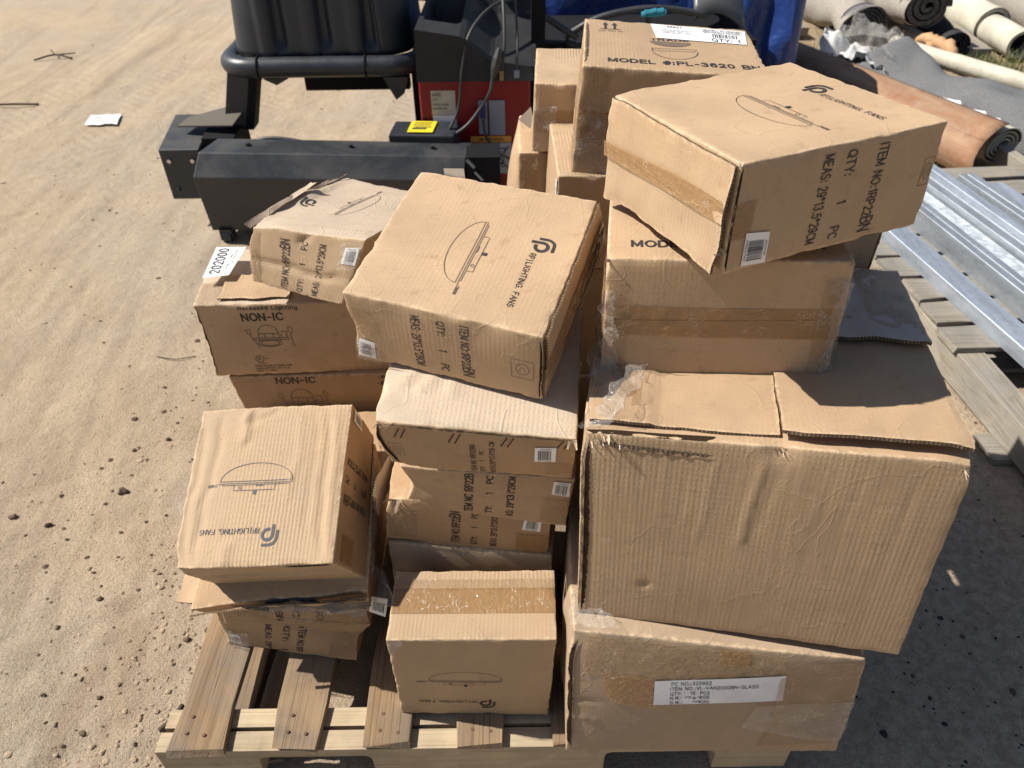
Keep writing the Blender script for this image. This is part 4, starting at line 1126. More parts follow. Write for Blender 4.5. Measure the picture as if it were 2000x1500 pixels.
# --- tilted fan carton across the middle
Kc = Carton(CN['K'], K_('smooth'), label='fan carton with lamp drawing leaning across the middle of the pile on the centre stack', group=G_RP, seed=32, amp=.0011, step=.007, bulge=dict(top=-.002, front=.003),
            dents=[((1, 0, 1), .012, (-.002, .002, -.002)), ((0, 0, .45), .03, (.006, .003, 0)), ((.30, 0, 1), .03, (0, .002, -.0015)), ((.72, 0, 1), .03, (0, .003, -.002))])
rp_print(Kc, 'top', FR_K)
spec_text(Kc, 'front', (.594, .478, .346), (.042, .040, .043), .90, .13)
Kc.barcode('front', [(.012, .06), (.112, .045), (.118, .33), (.022, .33)], 9, vertical=False)
Kc.patch('front', .004, .15, .02, .36, FILM, 'stretch_wrap', off=.004, wr=.002)
Kc.patch('front', .03, .17, .36, .80, TAPE2, off=.0006, wr=.0008)
faint_emblem(Kc, 'front', .90, .46, .055, .14)
Kc.slab('right', .01, .99, .51, .985, lambda U, V: .0008 + .002 * (1 - V), .003, K_('mid'))
Kc.slab('right', .01, .99, .015, .49, lambda U, V: .0008 + .004 * V * U, .003, K_('mid'))
Kc.patch('right', .0, 1.0, .30, .68, TAPE, off=.0075, wr=.0008)
Kc.slit('front', (.985, .95), (.985, .02), .0035, GAP, 'seam_shade', .0008, 3)
Kc.slit('right', (.006, .97), (.006, .03), -.004, CUT, 'torn_edge', .0012, 4)
film_patch('stretch_wrap', [t3(Kc, 'right', .45, .98, .002), t3(Kc, 'right', 1.0, .98, .004), t3(Kc, 'right', 1.02, -.1, .014), t3(Kc, 'right', .5, -.05, .012)], FILM, Kc.root, .007, 22, 9)
mb = MB(); p = t3(Kc, 'back', .86, .9, .001); q_ = t3(Kc, 'back', .74, .9, .001); up_ = Kc.ax[2] * .028
mb.add([p, q_, q_ + up_, p + up_ * .8], [(0, 1, 2, 3)]); mb.build('paper_tag', WHITE, Kc.root)

# --- left rear pair of recessed-lighting cartons and what is under them
def housing(c, f, u0, v0, w, h, mat=INKF):
    X = lambda x, y: (u0 + x * w, v0 + y * h)
    ln = [[X(a, b) for a, b in arc(.47, .62, .22, .36, 0, 180, 14)], [X(.25, .62), X(.25, .30)], [X(.69, .62), X(.69, .30)], [X(.10, .44), X(.90, .44)], [X(.10, .36), X(.90, .36)],
          [X(a, b) for a, b in arc(.46, .22, .26, .15, 0, 360, 20)], [X(a, b) for a, b in arc(.46, .22, .20, .11, 0, 360, 20)],
          [X(.0, .78), X(.08, .84), X(.10, .60), X(.02, .62), X(0, .78)], [X(.05, .62), X(.18, .14)], [X(.92, .92), X(1.0, .80), X(.98, .62), X(.90, .70), X(.92, .92)], [X(.94, .66), X(.96, .10)],
          [X(.18, .14), X(.22, .0)], [X(.96, .10), X(1.0, .04)], [X(.74, .60), X(.74, .44)], [X(.86, .70), X(.86, .44)], [X(.74, .70), X(.86, .70)], [X(.38, .62), X(.38, .46)], [X(.56, .62), X(.56, .46)], [X(.25, .62), X(.69, .62)]]
    return c.ink(f, c.strokes(f, ln, .0016), mat, 'lamp_drawing')
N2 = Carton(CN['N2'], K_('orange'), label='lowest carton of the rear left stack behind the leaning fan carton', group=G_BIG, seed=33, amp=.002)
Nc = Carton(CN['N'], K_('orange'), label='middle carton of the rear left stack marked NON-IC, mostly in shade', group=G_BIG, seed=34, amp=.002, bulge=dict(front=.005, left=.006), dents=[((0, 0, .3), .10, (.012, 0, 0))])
Nc.ink('front', [Nc.text('front', 'NON-IC', (.226, .885), (.429, .893), .0155, .028)])
Nc.ink('front', [Nc.text('front', '·NICKEL', (.735, .925), (.98, .93), .0085, .02), Nc.text('front', '·FAN', (.73, .83), (.86, .83), .0085, .02)], INK)
housing(Nc, 'front', .215, .42, .26, .38)
Mc = Carton(CN['M'], K_('smooth'), label='upper rear left carton marked Recessed Lighting NON-IC', group=G_BIG, seed=35, amp=.0016, bulge=dict(front=.003, left=.006, top=.002), dents=[((0, 0, .5), .12, (.008, 0, 0))], facemats={'top': K_('pale')})
Mc.ink('front', [Mc.text('front', 'Recessed Lighting', (.201, .928), (.475, .928), .0085, .015), Mc.text('front', 'NON-IC', (.205, .782), (.403, .79), .0165, .028)])
housing(Mc, 'front', .209, .40, .222, .33)
Mc.ink('front', Mc.strokes('front', [arc(.240, .247, .020, .048, 0, 360, 20)], .0013) + [Mc.text('front', 'UL', (.230, .235), (.250, .235), .006, .02), Mc.text('front', 'C', (.208, .245), (.215, .245), .004), Mc.text('front', 'US', (.267, .245), (.285, .245), .004), Mc.text('front', 'LISTED', (.222, .172), (.268, .172), .003),
                         Mc.text('front', 'WWW.NICORLIGHTING.COM', (.207, .130), (.389, .130), .0042, .01), Mc.text('front', 'ALBUQUERQUE, NM U.S.A.', (.210, .094), (.378, .094), .0038, .01), Mc.text('front', 'MADE IN CHINA', (.211, .056), (.312, .056), .0038, .01)], INK)
Mc.slit('front', (.012, .97), (.012, .03), -.004, GAP, 'seam_shade', .0008, 3)
Mc.patch('top', .0, .12, .0, .35, TAPE2, off=.001, wr=.002)
Mc.slab('top', .12, .44, .06, .42, lambda U, V: .002 + .006 * V, .003, K_('mid'), name='cardboard_scrap', jag=.002)
sl = MB(); g0 = np.array([(-.651, 1.366, .694), (-.586, 1.400, .694), (-.600, 1.52, .697), (-.660, 1.49, .697)])
P = np.array([(-.651, 1.366, .694), (-.597, 1.375, .696), (-.590, 1.49, .698), (-.657, 1.492, .698)])
sl.add(np.concatenate([P, P - (0, 0, .0006)]), [(0, 1, 2, 3), (7, 6, 5, 4), (0, 4, 5, 1), (1, 5, 6, 2), (2, 6, 7, 3), (3, 7, 4, 0)])
labo = sl.build('lot_number_label', WHITE, Mc.root)
mb = MB()
def on_label(t, a, b, cap, bold=.02):
    Vg, Fg, W = glyphs(t, bold); a = np.array(a); b = np.array(b); L = np.linalg.norm(b - a); d = (b - a) / L; u_ = np.array([-d[1], d[0]])
    Q = a + (Vg[:, :1] * L / W) * d + Vg[:, 1:] * cap * u_
    ex = (Q[:, 1] - 1.366) / .126
    mb.add(np.stack([Q[:, 0], Q[:, 1], .6952 + .0035 * np.clip(ex, 0, 1)], -1), Fg)
on_label('202000', (-.622, 1.382), (-.626, 1.485), .020, .015)
on_label('LIGHTING FIXTURES LOT', (-.608, 1.39), (-.611, 1.48), .004, .0)
on_label('PALLET OF ASSORTED', (-.601, 1.39), (-.604, 1.48), .004, .0)
mb.build('label_lettering', BARS, labo)

Lc = Carton(CN['L'], K_('ridged'), label='crumpled fan carton lying on the upper rear left carton, its lid bent up', group=G_RP, seed=36, amp=.004, step=.007, facemats={'top': K_('pale')}, bulge=dict(top=.004),
            creases=[('top', (.02, .05), (.06, .98), .012, .006), ('top', (.14, .0), (.95, .10), .008, .004), ('front', (.0, .40), (1., .38), .006, -.005), ('front', (.55, 1.), (.45, .8), .006, -.005)],
            dents=[((0, 0, 1), .035, (.012, .006, -.006)), ((.0, .5, 1), .06, (.0, 0, .012)), ((1, 0, 0), .05, (-.01, .006, 0))])
rp_print(Lc, 'top', FR_L, INK, words=False, lw=.0009)
spec_text(Lc, 'front', (.388, .540, .70), (.060, .050, .055), .05, .86)
Lc.barcode('front', [(.86, .62), (.985, .62), (.975, .88), (.86, .86)], 11)
Lc.patch('front', .84, .999, .55, .95, FILM, 'stretch_wrap', off=.004, wr=.003)
Lc.patch('front', .0, .10, .0, .95, TAPE2, off=.001, wr=.002)
# lid flaps standing away at its left side
a_, b_, c_, d_ = t3(Lc, 'top', .02, .05, .006), t3(Lc, 'top', .02, .98, .012), t3(Lc, 'top', -.30, .78, .020), t3(Lc, 'top', -.17, .02, .012)
def board(name, quad, t, mat, parent, amp=.003, seed=1, jag=.004, res=18):
    q = np.array(quad, float); g = Noise(seed * 7 + 3, 9, 3)
    U, V = np.meshgrid(np.linspace(0, 1, res), np.linspace(0, 1, res), indexing='ij')
    P = ((1 - U) * (1 - V))[..., None] * q[0] + (U * (1 - V))[..., None] * q[1] + (U * V)[..., None] * q[2] + ((1 - U) * V)[..., None] * q[3]
    n = np.cross(q[1] - q[0], q[3] - q[0]); n = n / np.linalg.norm(n)
    if n[2] < 0: n = -n
    e = ((U < .01) | (U > .99) | (V < .01) | (V > .99))
    P = P + n * (g(P, 5) * amp)[..., None] + (g(P + 2, 12) * jag * e)[..., None] * (q[1] - q[0]) / np.linalg.norm(q[1] - q[0])
    lo = P - n * t; mb = MB(); uvs = np.stack([U * np.linalg.norm(q[1] - q[0]), V * np.linalg.norm(q[3] - q[0])], -1)
    mb.grid(P, uvs); mb.grid(lo, uvs, flip=True)
    for A, B in ((lo[:, 0], P[:, 0]), (P[:, -1], lo[:, -1]), (P[0], lo[0]), (lo[-1], P[-1])):
        L = np.concatenate([[0], np.cumsum(np.linalg.norm(np.diff(A, axis=0), axis=1))])
        mb.grid(np.stack([A, B], 1), np.stack([np.stack([L, L * 0], -1), np.stack([L, L * 0 + t], -1)], 1), 1)
    o = mb.build(name, [mat, CUT], parent)
    for p in o.data.polygons: p.use_smooth = p.material_index == 0
    return o
board('flap', [a_, b_, c_, d_], .003, K_('pale'), Lc.root, .006, 3)
board('flap', [t3(Lc, 'top', .0, .0, .004), t3(Lc, 'top', .10, .55, .016), t3(Lc, 'top', .0, .60, .018), t3(Lc, 'top', -.16, -.06, .010)], .0022, K_('pale'), Lc.root, .006, 4)

# --- rear centre / rear right stacks
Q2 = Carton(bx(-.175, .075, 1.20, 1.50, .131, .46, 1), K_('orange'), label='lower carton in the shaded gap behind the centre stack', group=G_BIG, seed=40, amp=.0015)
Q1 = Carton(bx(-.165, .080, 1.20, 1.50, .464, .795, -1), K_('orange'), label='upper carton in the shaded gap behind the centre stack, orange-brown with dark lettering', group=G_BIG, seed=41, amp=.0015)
Q1.ink('front', [Q1.text('front', 'HANDLE WITH CARE', (.35, .62), (.98, .62), .012, .02), Q1.text('front', 'FRAGILE', (.5, .45), (.98, .45), .014, .03)], INKR)
C2 = Carton(bx(.105, .52, 1.36, 1.64, .131, .42, 1), K_('dull'), label='bottom carton of the rear right stack', group=G_BIG, seed=42, amp=.0015)
C1 = Carton(bx(.10, .525, 1.36, 1.64, .424, .706, -1), K_('dull'), label='carton second from the bottom of the rear right stack', group=G_BIG, seed=43, amp=.0015)
F0 = Carton(bx(.33, .64, 1.12, 1.335, .131, .46, 0), K_('dull'), label='bottom carton hidden behind the largest carton', group=G_BIG, seed=44, amp=.0015)
F1 = Carton(bx(.33, .63, 1.20, 1.34, .464, .796, 0), K_('dull'), label='carton wedged behind the largest carton under the shaded corner carton', group=G_BIG, seed=45, amp=.0015)
Cc = Carton(CN['Cc'], K_('mid'), label='corrugated-topped carton under the tall rear carton with a small barcode on its left side', group=G_BIG, seed=46, amp=.002, facemats={'top': K_('ridged')})
Cc.barcode('left', [(.93, .55), (.995, .55), (.995, .95), (.93, .95)], 12)
A = Carton(CN['A'], K_('mid'), label='rear top carton with a white shipping label and PL-3620 lettering on its lid', group=G_BIG, seed=47, amp=.0014, bulge=dict(front=.002))
A.ink('top', [A.text('top', 'MODEL #:PL-3620 BN', (.135, .105), (.965, .13), 0.0165, .030)])
ar = []
for u in (.125, .18):
    ar += A.strokes('top', [[(u, .79), (u, .885)]], .0045)
    ar += [(np.array([(u - .018, .875), (u + .018, .875), (u, .93)]), [(0, 1, 2)])]
ar += A.strokes('top', [[(.093, .775), (.212, .785)]], .002)
A.ink('top', ar + [A.text('top', 'THIS WAY UP', (.083, .72), (.225, .735), .0055)], INK, 'printed_arrows')
bow = A.strokes('top', [[(.385, .43), (.645, .445), (.625, .40), (.40, .385), (.385, .43)], [(.39, .40)] + arc(.515, .40, .13, .17, 180, 360, 20)], .0013)
A.ink('top', bow, INK, 'lamp_drawing')
half = [(x, .595 + .0 * y) for x, y in [(0, 0)]]
fan_ = arc(.50, .585, .12, .10, 180, 360, 16)
A.ink('top', [(np.array(fan_), [tuple(range(len(fan_)))])], INKF, 'printed_emblem', .0007)
A.ink('top', [A.text('top', 'TRADE', (.385, .60), (.615, .615), .0085, .02)], INK)
q = np.array([(.422, .654), (.952, .626), (.977, .933), (.402, .97)])
mb = MB(); U, V = np.meshgrid(np.linspace(0, 1, 8), np.linspace(0, 1, 5), indexing='ij'); X = Bq(U, V)
mb.grid(A.at('top', X[..., 0], X[..., 1], .0014)); lab = mb.build('shipping_label', WHITE, A.root, smooth=True)
mb = MB(); g = np.random.default_rng(4)
for (t, x0, x1, y, h) in [('MODEL: PL3620BN', .55, .96, .80, .10), ('BRUSHED NICKEL', .55, .96, .66, .09), ('QTY: 1', .62, .93, .06, .20), ('68627', .17, .33, .82, .10), ('SHIP TO: WAREHOUSE 12', .1, .42, .60, .05), ('LIGHTING DIST. CO', .1, .40, .50, .05), ('CARTON NO. 0041', .1, .40, .40, .05)]:
    Vg, Fg, W = glyphs(t, .01); X = Bq(x0 + Vg[:, 0] / W * (x1 - x0), y + Vg[:, 1] * h); mb.add(A.at('top', X[:, 0], X[:, 1], .0020), Fg)
x = .64
while x < .90:
    w = g.choice([.004, .008, .012]); X = Bq(np.array([x, x + w, x + w, x]), np.array([.34, .34, .60, .60])); mb.add(A.at('top', X[:, 0], X[:, 1], .0020), [(0, 1, 2, 3)]); x += w + g.choice([.005, .008, .012])
mb.build('label_lettering', BARS, lab)
A.patch('front', .0, .16, .02, .99, TAPE2, off=.0008, wr=.0016)
A.patch('front', .0, 1.0, .36, .62, TAPE, off=.0014, wr=.0010)
A.patch('left', .5, 1.0, .02, .99, TAPE2, off=.0008, wr=.0016)
A.slit('front', (.0, .47), (1, .49), .0018, GAP, 'flap_seam', .0010, 2)
A.slit('top', (.008, .06), (.008, .92), -.007, CUT, 'torn_edge', .0010, 3)
film_patch('stretch_wrap', [t3(A, 'front', .0, .0, .003), t3(A, 'front', .2, .0, .003), t3(A, 'front', .2, .55, .003), t3(A, 'front', .0, .6, .003)], FILM, A.root, .004, 18, 15)
Bk = Carton(CN['Bk'], K_('ridged'), label='rear left corner carton with strongly ridged lid beside the tall rear carton', group=G_BIG, seed=48, amp=.0012)
Bk.ink('top', [Bk.text('top', 'SUVARNA', (.55, .15), (.98, .16), .007)] + Bk.strokes('top', [[(.62, .40), (.80, .42)], arc(.78, .42, .08, .10, 0, 180, 10)], .001), INK)
Bk.patch('front', .0, 1.0, .30, .62, TAPE, off=.0008, wr=.001)
Bk.patch('front', .0, .18, .0, .7, FILM, 'stretch_wrap', off=.003, wr=.004)
mb = MB(); p = t3(Bk, 'left', .93, .30, .004); mb.add([p, p + np.array((-.028, 0, .022)), p + np.array((.0, .0, .05)), p + np.array((.004, 0, .03))], [(0, 1, 2, 3)]); mb.build('paper_tag', WHITE, Bk.root)
Bl = Carton(bx(.025, .33, 1.66, 1.90, .49, .835, -2), K_('mid'), label='carton directly under the ridged rear left corner carton', group=G_BIG, seed=49, amp=.004, bulge=dict(left=.03))
Bl.patch('front', .0, .14, .1, .98, TAPE2, off=.001, wr=.002)
Bm = Carton(bx(.03, .33, 1.66, 1.90, .131, .486, 1), K_('dull'), label='bottom carton of the rear left corner stack', group=G_BIG, seed=50, amp=.002)

# --- left front stack
O2 = Carton(bx(-.56, -.235, 1.135, 1.262, .131, .405, 0), K_('orange'), label='carton standing on edge behind the leaning fan carton at the left', group=G_RP, seed=51, amp=.002)
P3 = Carton(CN['P3'], K_('orange'), label='lowest carton of the left front stack, skewed and crushed over the pallet boards', group=G_RP, seed=52, amp=.003, bulge=dict(front=.006), creases=[('front', (.2, .95), (1., .62), .006, -.006)], dents=[((1, 0, .5), .05, (-.016, .01, 0)), ((0, 0, .2), .03, (.01, 0, 0))])
spec_text(P3, 'front', (.542, .440, .320), (.045, .04, .04), .80, .10, bn=False, q=('ITEM NO:1RP', 'QTY:   1', 'MEAS: 29*'))
P3.barcode('front', [(.03, .15), (.13, .10), (.135, .36), (.04, .38)], 13, vertical=False)
P3.patch('front', .0, .2, .05, .5, FILM, 'stretch_wrap', off=.003, wr=.003); P3.patch('front', .78, .99, .1, .7, TAPE2, off=.001, wr=.002)
P2 = Carton(CN['P2'], K_('orange'), label='thin flattened carton above the lowest one in the left front stack', group=G_RP, seed=53, amp=.002, dents=[((1, 0, .5), .04, (-.012, .006, 0)), ((.5, 0, 1), .08, (0, .004, -.006))])
P2.ink('front', [P2.text('front', 'PC', (.47, .95), (.47, .35), .012, .02), P2.text('front', '22BN', (.36, .95), (.36, .2), .012, .02), P2.text('front', '*29CM', (.63, .95), (.63, .1), .012, .02)], INK)
P2.barcode('front', [(.70, .50), (.93, .55), (.93, .95), (.70, .92)], 14)
P2.patch('front', .05, .30, .3, .98, TAPE2, off=.001, wr=.002); P2.patch('front', .62, .99, .02, .6, TAPE2, off=.001, wr=.003)
shreds(P2, 'front', .10, .85, 7, 17, .04, .014)
P1 = Carton([(-.575, .803, .318), (-.272, .806, .305), (-.272, 1.09, .306), (-.57, 1.10, .318), (-.590, .790, .350), (-.262, .790, .392), (-.268, 1.055, .505), (-.565, 1.09, .470)], K_('orange'), label='squashed carton directly under the leaning fan carton at the left front', group=G_RP, seed=54, amp=.0025, creases=[('front', (.0, .35), (1., .55), .006, -.006)], dents=[((.4, 0, .5), .08, (0, .006, 0)), ((.9, 0, .8), .04, (0, .01, -.01))])
P1.patch('front', .35, .99, .05, .9, FILMG, 'stretch_wrap', off=.004, wr=.006)
P1.slab('front', .0, .98, .78, 1.12, lambda U, V: .003 + .006 * V, .003, K_('mid'), jag=.002, wob=.002)
Oc = Carton(CN['O'], K_('washboard'), label='fan carton leaning forward on the crushed left front stack, its logo upside down', group=G_RP, seed=55, amp=.0022, step=.006, bulge=dict(top=.003),
            facemats={'right': K_('orange')},
            creases=[('top', (.17, 1.), (.13, .0), .006, -.0035), ('top', (.33, 1.), (.32, .74), .007, .005), ('top', (.36, .98), (.34, .7), .004, -.003), ('top', (.86, 1.), (.90, .0), .005, -.0035), ('top', (.92, 1.), (.95, .0), .005, .003), ('top', (.04, 1.), (.05, 0), .006, -.004), ('top', (.55, .98), (.28, .86), .004, -.003), ('top', (.66, 1.), (.68, .35), .006, .0018), ('top', (.78, 1.), (.81, .1), .006, -.0018), ('top', (.3, .15), (.32, .0), .01, .003), ('front', (.0, .45), (1, .55), .012, -.008)],
            dents=[((0, 0, 1), .03, (.006, .004, -.006)), ((0, 0, 0), .05, (.01, .0, .01))])
rp_print(Oc, 'top', FR_O, plain('grey_carton_ink', (.055, .057, .065), .7, var=.3, vs=50), lw=.0010)
spec_text(Oc, 'right', (.425, .54, .655), (.045, .042, .044), .20, .92)
Oc.barcode('right', [(.90, .57), (.98, .62), (.985, .92), (.905, .90)], 15)
Oc.patch('right', .03, .19, .50, .84, TAPE, off=.0009, wr=.001)
Oc.slit('right', (.02, .02), (.99, .02), .006, GAP, 'seam_shade', .0007, 4)
Oc.slit('front', (.98, .98), (.7, .95), .006, GAP, 'seam_shade', .0009, 5)
film_patch('stretch_wrap', [t3(Oc, 'right', .0, .02, .004), t3(Oc, 'right', 1., .02, .006), t3(Oc, 'right', 1., -.22, .014), t3(Oc, 'right', .0, -.25, .010)], FILM, Oc.root, .008, 24, 19)

board('flap', [(-.628, .812, .345), (-.45, .785, .352), (-.44, .93, .375), (-.600, .96, .372)], .003, K_('mid'), P1.root, .003, 41, .003)
film_patch('stretch_wrap', [(-.47, .797, .352), (-.272, .785, .350), (-.268, .786, .374), (-.45, .797, .368)], plain('dark_plastic_film', (.05, .05, .055), .15, 0, .6, .004, 60), P1.root, .004, 24, 43)
# loose film with a sticker hanging between the two front stacks
fm_ = film_patch('plastic_film', [(-.275, .835, .30), (-.205, .80, .335), (-.195, .76, .405), (-.285, .90, .36)], FILM, None, .008, 22, 23)
tag(fm_, 'scrap of clear plastic film hanging between the left stack and the front centre carton', 'plastic film')
mb = MB(); P = np.array([(-.279, .845, .281), (-.248, .838, .273), (-.239, .845, .320), (-.272, .852, .320)]); P = P + (0, -.02, 0)
mb.add(np.concatenate([P, P + (0, .0008, 0)]), [(0, 1, 2, 3), (7, 6, 5, 4), (0, 4, 5, 1), (1, 5, 6, 2), (2, 6, 7, 3), (3, 7, 4, 0)])
lb = mb.build('barcode_label', WHITE); tag(lb, 'white barcode sticker stuck to the film beside the small front carton', 'label')
mb = MB(); x = .18; g = np.random.default_rng(9)
B4 = lambda u, v: (1 - u) * (1 - v) * P[0] + u * (1 - v) * P[1] + u * v * P[2] + (1 - u) * v * P[3] + np.array((0, -.0006, 0))
while x < .82:
    w = g.choice([.015, .03, .045]); mb.add([B4(x, .2), B4(x + w, .2), B4(x + w, .72), B4(x, .72)], [(0, 1, 2, 3)]); x += w + g.choice([.02, .03])
mb.build('barcode_bars', BARS, lb)

# ================================================================== second pallet with galvanised channels (right)
p2 = empty('wooden_pallet', (1.385, 1.5, 0))
tag(p2, 'grey weathered pallet at the right edge carrying the galvanised steel channels', 'pallet')
A2 = R(3.6); c2, s2 = math.cos(A2), math.sin(A2); O2p = np.array((1.385, 1.5))
def p2xy(x, y): return (O2p[0] + x * c2 - y * s2, O2p[1] + x * s2 + y * c2)
def rot_board(name, x0, x1, y0, y1, z0, z1, mat, along, seed, parent):
    o_ = rough_board(name, x0 + 1.385, x1 + 1.385, y0 + 1.5, y1 + 1.5, z0, z1, mat, parent, along, seed)
    V = np.array([v.co[:] for v in o_.data.vertices])
    x, y = V[:, 0].copy(), V[:, 1].copy()
    V[:, 0] = x * c2 - y * s2; V[:, 1] = x * s2 + y * c2
    o_.data.vertices.foreach_set('co', V.ravel()); o_.data.update()
    return o_
rot_board('stringer', -.004, .082, -.55, 2.0, .020, .1235, WOODGY, 'Y', 60, p2)
rot_board('stringer', .52, .57, -.4, 2.0, .020, .1225, WOODGY, 'Y', 61, p2)
rot_board('stringer', 1.02, 1.07, -.4, 2.0, .020, .1225, WOODGY, 'Y', 62, p2)
ys = [.305, .432, .560, .715, .86, 1.0, 1.13, 1.26, 1.40]
for i, (a, b) in enumerate([(.305, .418), (.438, .556), (.578, .700), (.722, .842), (.862, .985), (1.005, 1.125), (1.15, 1.27), (1.30, 1.42), (1.45, 1.56)]):
    rot_board('deck_board', -.004 + .012 * ((i * 7) % 3 - 1), 1.10, a, b, .1245, .143, WOODG, 'X', 63 + i, p2)
for i, (a, b) in enumerate([(-.40, -.29), (-.05, .06), (.34, .44), (.78, .88), (1.25, 1.35)]):
    rot_board('bottom_board', -.05, 1.05, a, b, .001, .0185, WOODG, 'X', 80 + i, p2)
GALV = []
for k, (cg, mo) in enumerate([((.50, .56, .64), .25), ((.42, .46, .50), .3), ((.62, .68, .74), .85)]):
    m = NT('galvanised_steel'); ob = m.co('Object')
    n1 = m.noise(m.map(ob, (14, 1.2, 14)), 2, 4, .6); n2 = m.vor(ob, 90, 'F1', 1)
    bw = m.n.new('ShaderNodeRGBToBW'); m.L(n2, bw.inputs[0])
    n3 = m.noise(ob, 34, 5, .75, .6)
    c = m.mix(m.ramp(n1, [(.3, 0), (.7, 1)]), mul(cg, .62), mul(cg, 1.0))
    c = m.mix(m.math('MULTIPLY', m.ramp(n3, [(.44, 0), (.58, 1)]), mo if k == 2 else .12), c, (.82, .88, .92) if k == 2 else mul(cg, 1.3))
    m.set(col=c, rough=m.ramp(bw.outputs[0], [(0, .42), (1, .60)]), metal=.6 if k < 2 else .35)
    m.normal(m.bump(n1, .002, .5)); GALV.append(m.m)
def channel(x, y, z, L, w, h, yaw, mat, label, open_up=False, ridges=True, name='steel_channel'):
    """C-section: web with ridges and two lips"""
    t = .0014
    if open_up: pr = [(0, h), (0, 0), (w * .30, 0), (w * .34, .003), (w * .66, .003), (w * .70, 0), (w, 0), (w, h)]
    else: pr = [(.008, 0), (0, 0), (0, h - .002), (.002, h)] + ([(w * .42, h), (w * .45, h - .003), (w * .55, h - .003), (w * .58, h)] if ridges else []) + [(w - .002, h), (w, h - .002), (w, 0), (w - .008, 0)]
    P = np.array(pr, float)
    T = np.gradient(P, axis=0); T /= np.linalg.norm(T, axis=1)[:, None]; Nn = np.stack([T[:, 1], -T[:, 0]], -1)
    In = P + Nn * t
    loop = np.concatenate([P, In[::-1]]); n = len(loop); m_ = 9
    mb = MB(); g = Noise(int(x * 1000) + 3, 8, 2)
    ca, sa = math.cos(yaw), math.sin(yaw)
    V = []
    for i in range(m_):
        yy = L * i / (m_ - 1); dv = g(np.array([yy * .4, x, 0.])) * .002
        for p in loop:
            lx, lz = p[0] - w / 2 + dv, p[1]
            V.append((lx * ca - yy * sa, lx * sa + yy * ca, lz))
    V = np.array(V); F = []
    for i in range(m_ - 1):
        for j in range(n):
            a = i * n + j; b = i * n + (j + 1) % n
            F.append((a, b, b + n, a + n))
    k = len(P)
    for j in range(k - 1):
        F.append((j, j + 1, n - 2 - j, n - 1 - j)); q0 = (m_ - 1) * n; F.append((q0 + j + 1, q0 + j, q0 + n - 1 - j, q0 + n - 2 - j))
    mb.add(V + np.array((x, y, z)), F, V[:, :2])
    me = mb.mesh(name, mat, (x, y, z)); o_ = link(name, me); o_.location = (x, y, z)
    return tag(o_, label, 'steel channel', 'galvanised channels laid on the grey pallet')
YAW = R(8.4)
def sx_(xr, y): return xr + (2.4 - y) * .148           # reference position at y = 2.4
y0 = 1.35
for (xr, z, L, w, h, dy, mat, opn, rd, lab_) in [
    (1.437, .1435, 1.20, .084, .048, 0, 0, False, False, 'nearest galvanised channel, bluish lid, at the left edge of the bundle'),
    (1.586, .1435, 1.45, .062, .078, 0, 1, False, True, 'taller galvanised channel second from the left, beside a dark gap'),
    (1.676, .1435, 1.50, .074, .050, .05, 2, False, False, 'galvanised channel with white speckled zinc bloom'),
    (1.772, .1435, 1.55, .080, .072, .0, 1, False, True, 'grooved galvanised channel just right of the speckled one'),
    (1.862, .1435, 1.62, .060, .056, .1, 0, False, False, 'narrow channel in the middle of the bundle'),
    (1.943, .1435, 1.50, .070, .068, .05, 1, False, True, 'galvanised channel second from the far right of the bundle'),
    (2.030, .1435, 1.40, .080, .050, .1, 0, False, False, 'farthest right galvanised channel, pale blue, next to the sand'),
    (1.800, .2160, 1.45, .034, .020, .1, 0, False, False, 'slim galvanised track lying on top of the grooved channel')]:
    channel(sx_(xr, y0 + dy), y0 + dy, z, L, w, h, YAW, GALV[mat], lab_, opn, rd)
channel(2.12, 2.20, .205, .55, .05, .045, R(-35), GALV[1], 'short channel offcut lying crosswise at the right end of the bundle')

# ================================================================== wheel-service machines (rear left)
BLK = plain('black_powder_coat', (.030, .033, .038), .42, 0, .5, .0006, 300, .25, 4)
_m = NT('dusty_black_paint'); _o = _m.co('Object'); _d = _m.noise(_o, 3.5, 6, .7, .6); _d2 = _m.noise(_o, 60, 4, .7)
_cc = _m.mix(_m.ramp(_d, [(.42, 0), (.70, .55)]), (.026, .029, .034), (.085, .078, .07)); _cc = _m.mix(_m.ramp(_d2, [(.62, 0), (.70, .35)]), _cc, (.11, .10, .09))
_m.set(col=_cc, rough=_m.ramp(_d, [(.35, .38), (.7, .75)]), spec=.5); _m.normal(_m.bump(_d2, .0007, .7)); BLK = _m.m
BLKP = NT('black_moulded_plastic'); _ob = BLKP.co('Object')
_n = BLKP.noise(_ob, 7, 4, .6); _n2 = BLKP.noise(_ob, 90, 4, .75, 1.5)
_c = BLKP.mix(BLKP.ramp(_n, [(.3, 0), (.7, 1)]), (.017, .021, .027), (.030, .035, .044))
_c = BLKP.mix(BLKP.ramp(_n2, [(.66, 0), (.72, .4)]), _c, (.008, .008, .008))
BLKP.set(col=_c, rough=BLKP.ramp(_n, [(.3, .36), (.7, .55)]), spec=.5); BLKP.normal(BLKP.bump(_n2, .0006, .6)); BLKP = BLKP.m
TEXP = plain('black_textured_plastic', (.020, .020, .021), .6, 0, .4, .002, 260, .3, 10)
REDP = plain('red_enamel', (.22, .006, .012), .35, 0, .5, 0, 200, .12, 5)
DARK = plain('dark_interior', (.008, .008, .010), .8, 0, .2)
CHROME = plain('bright_steel', (.55, .56, .58), .22, 1.0)
CABLE = plain('grey_cable', (.045, .044, .042), .5)
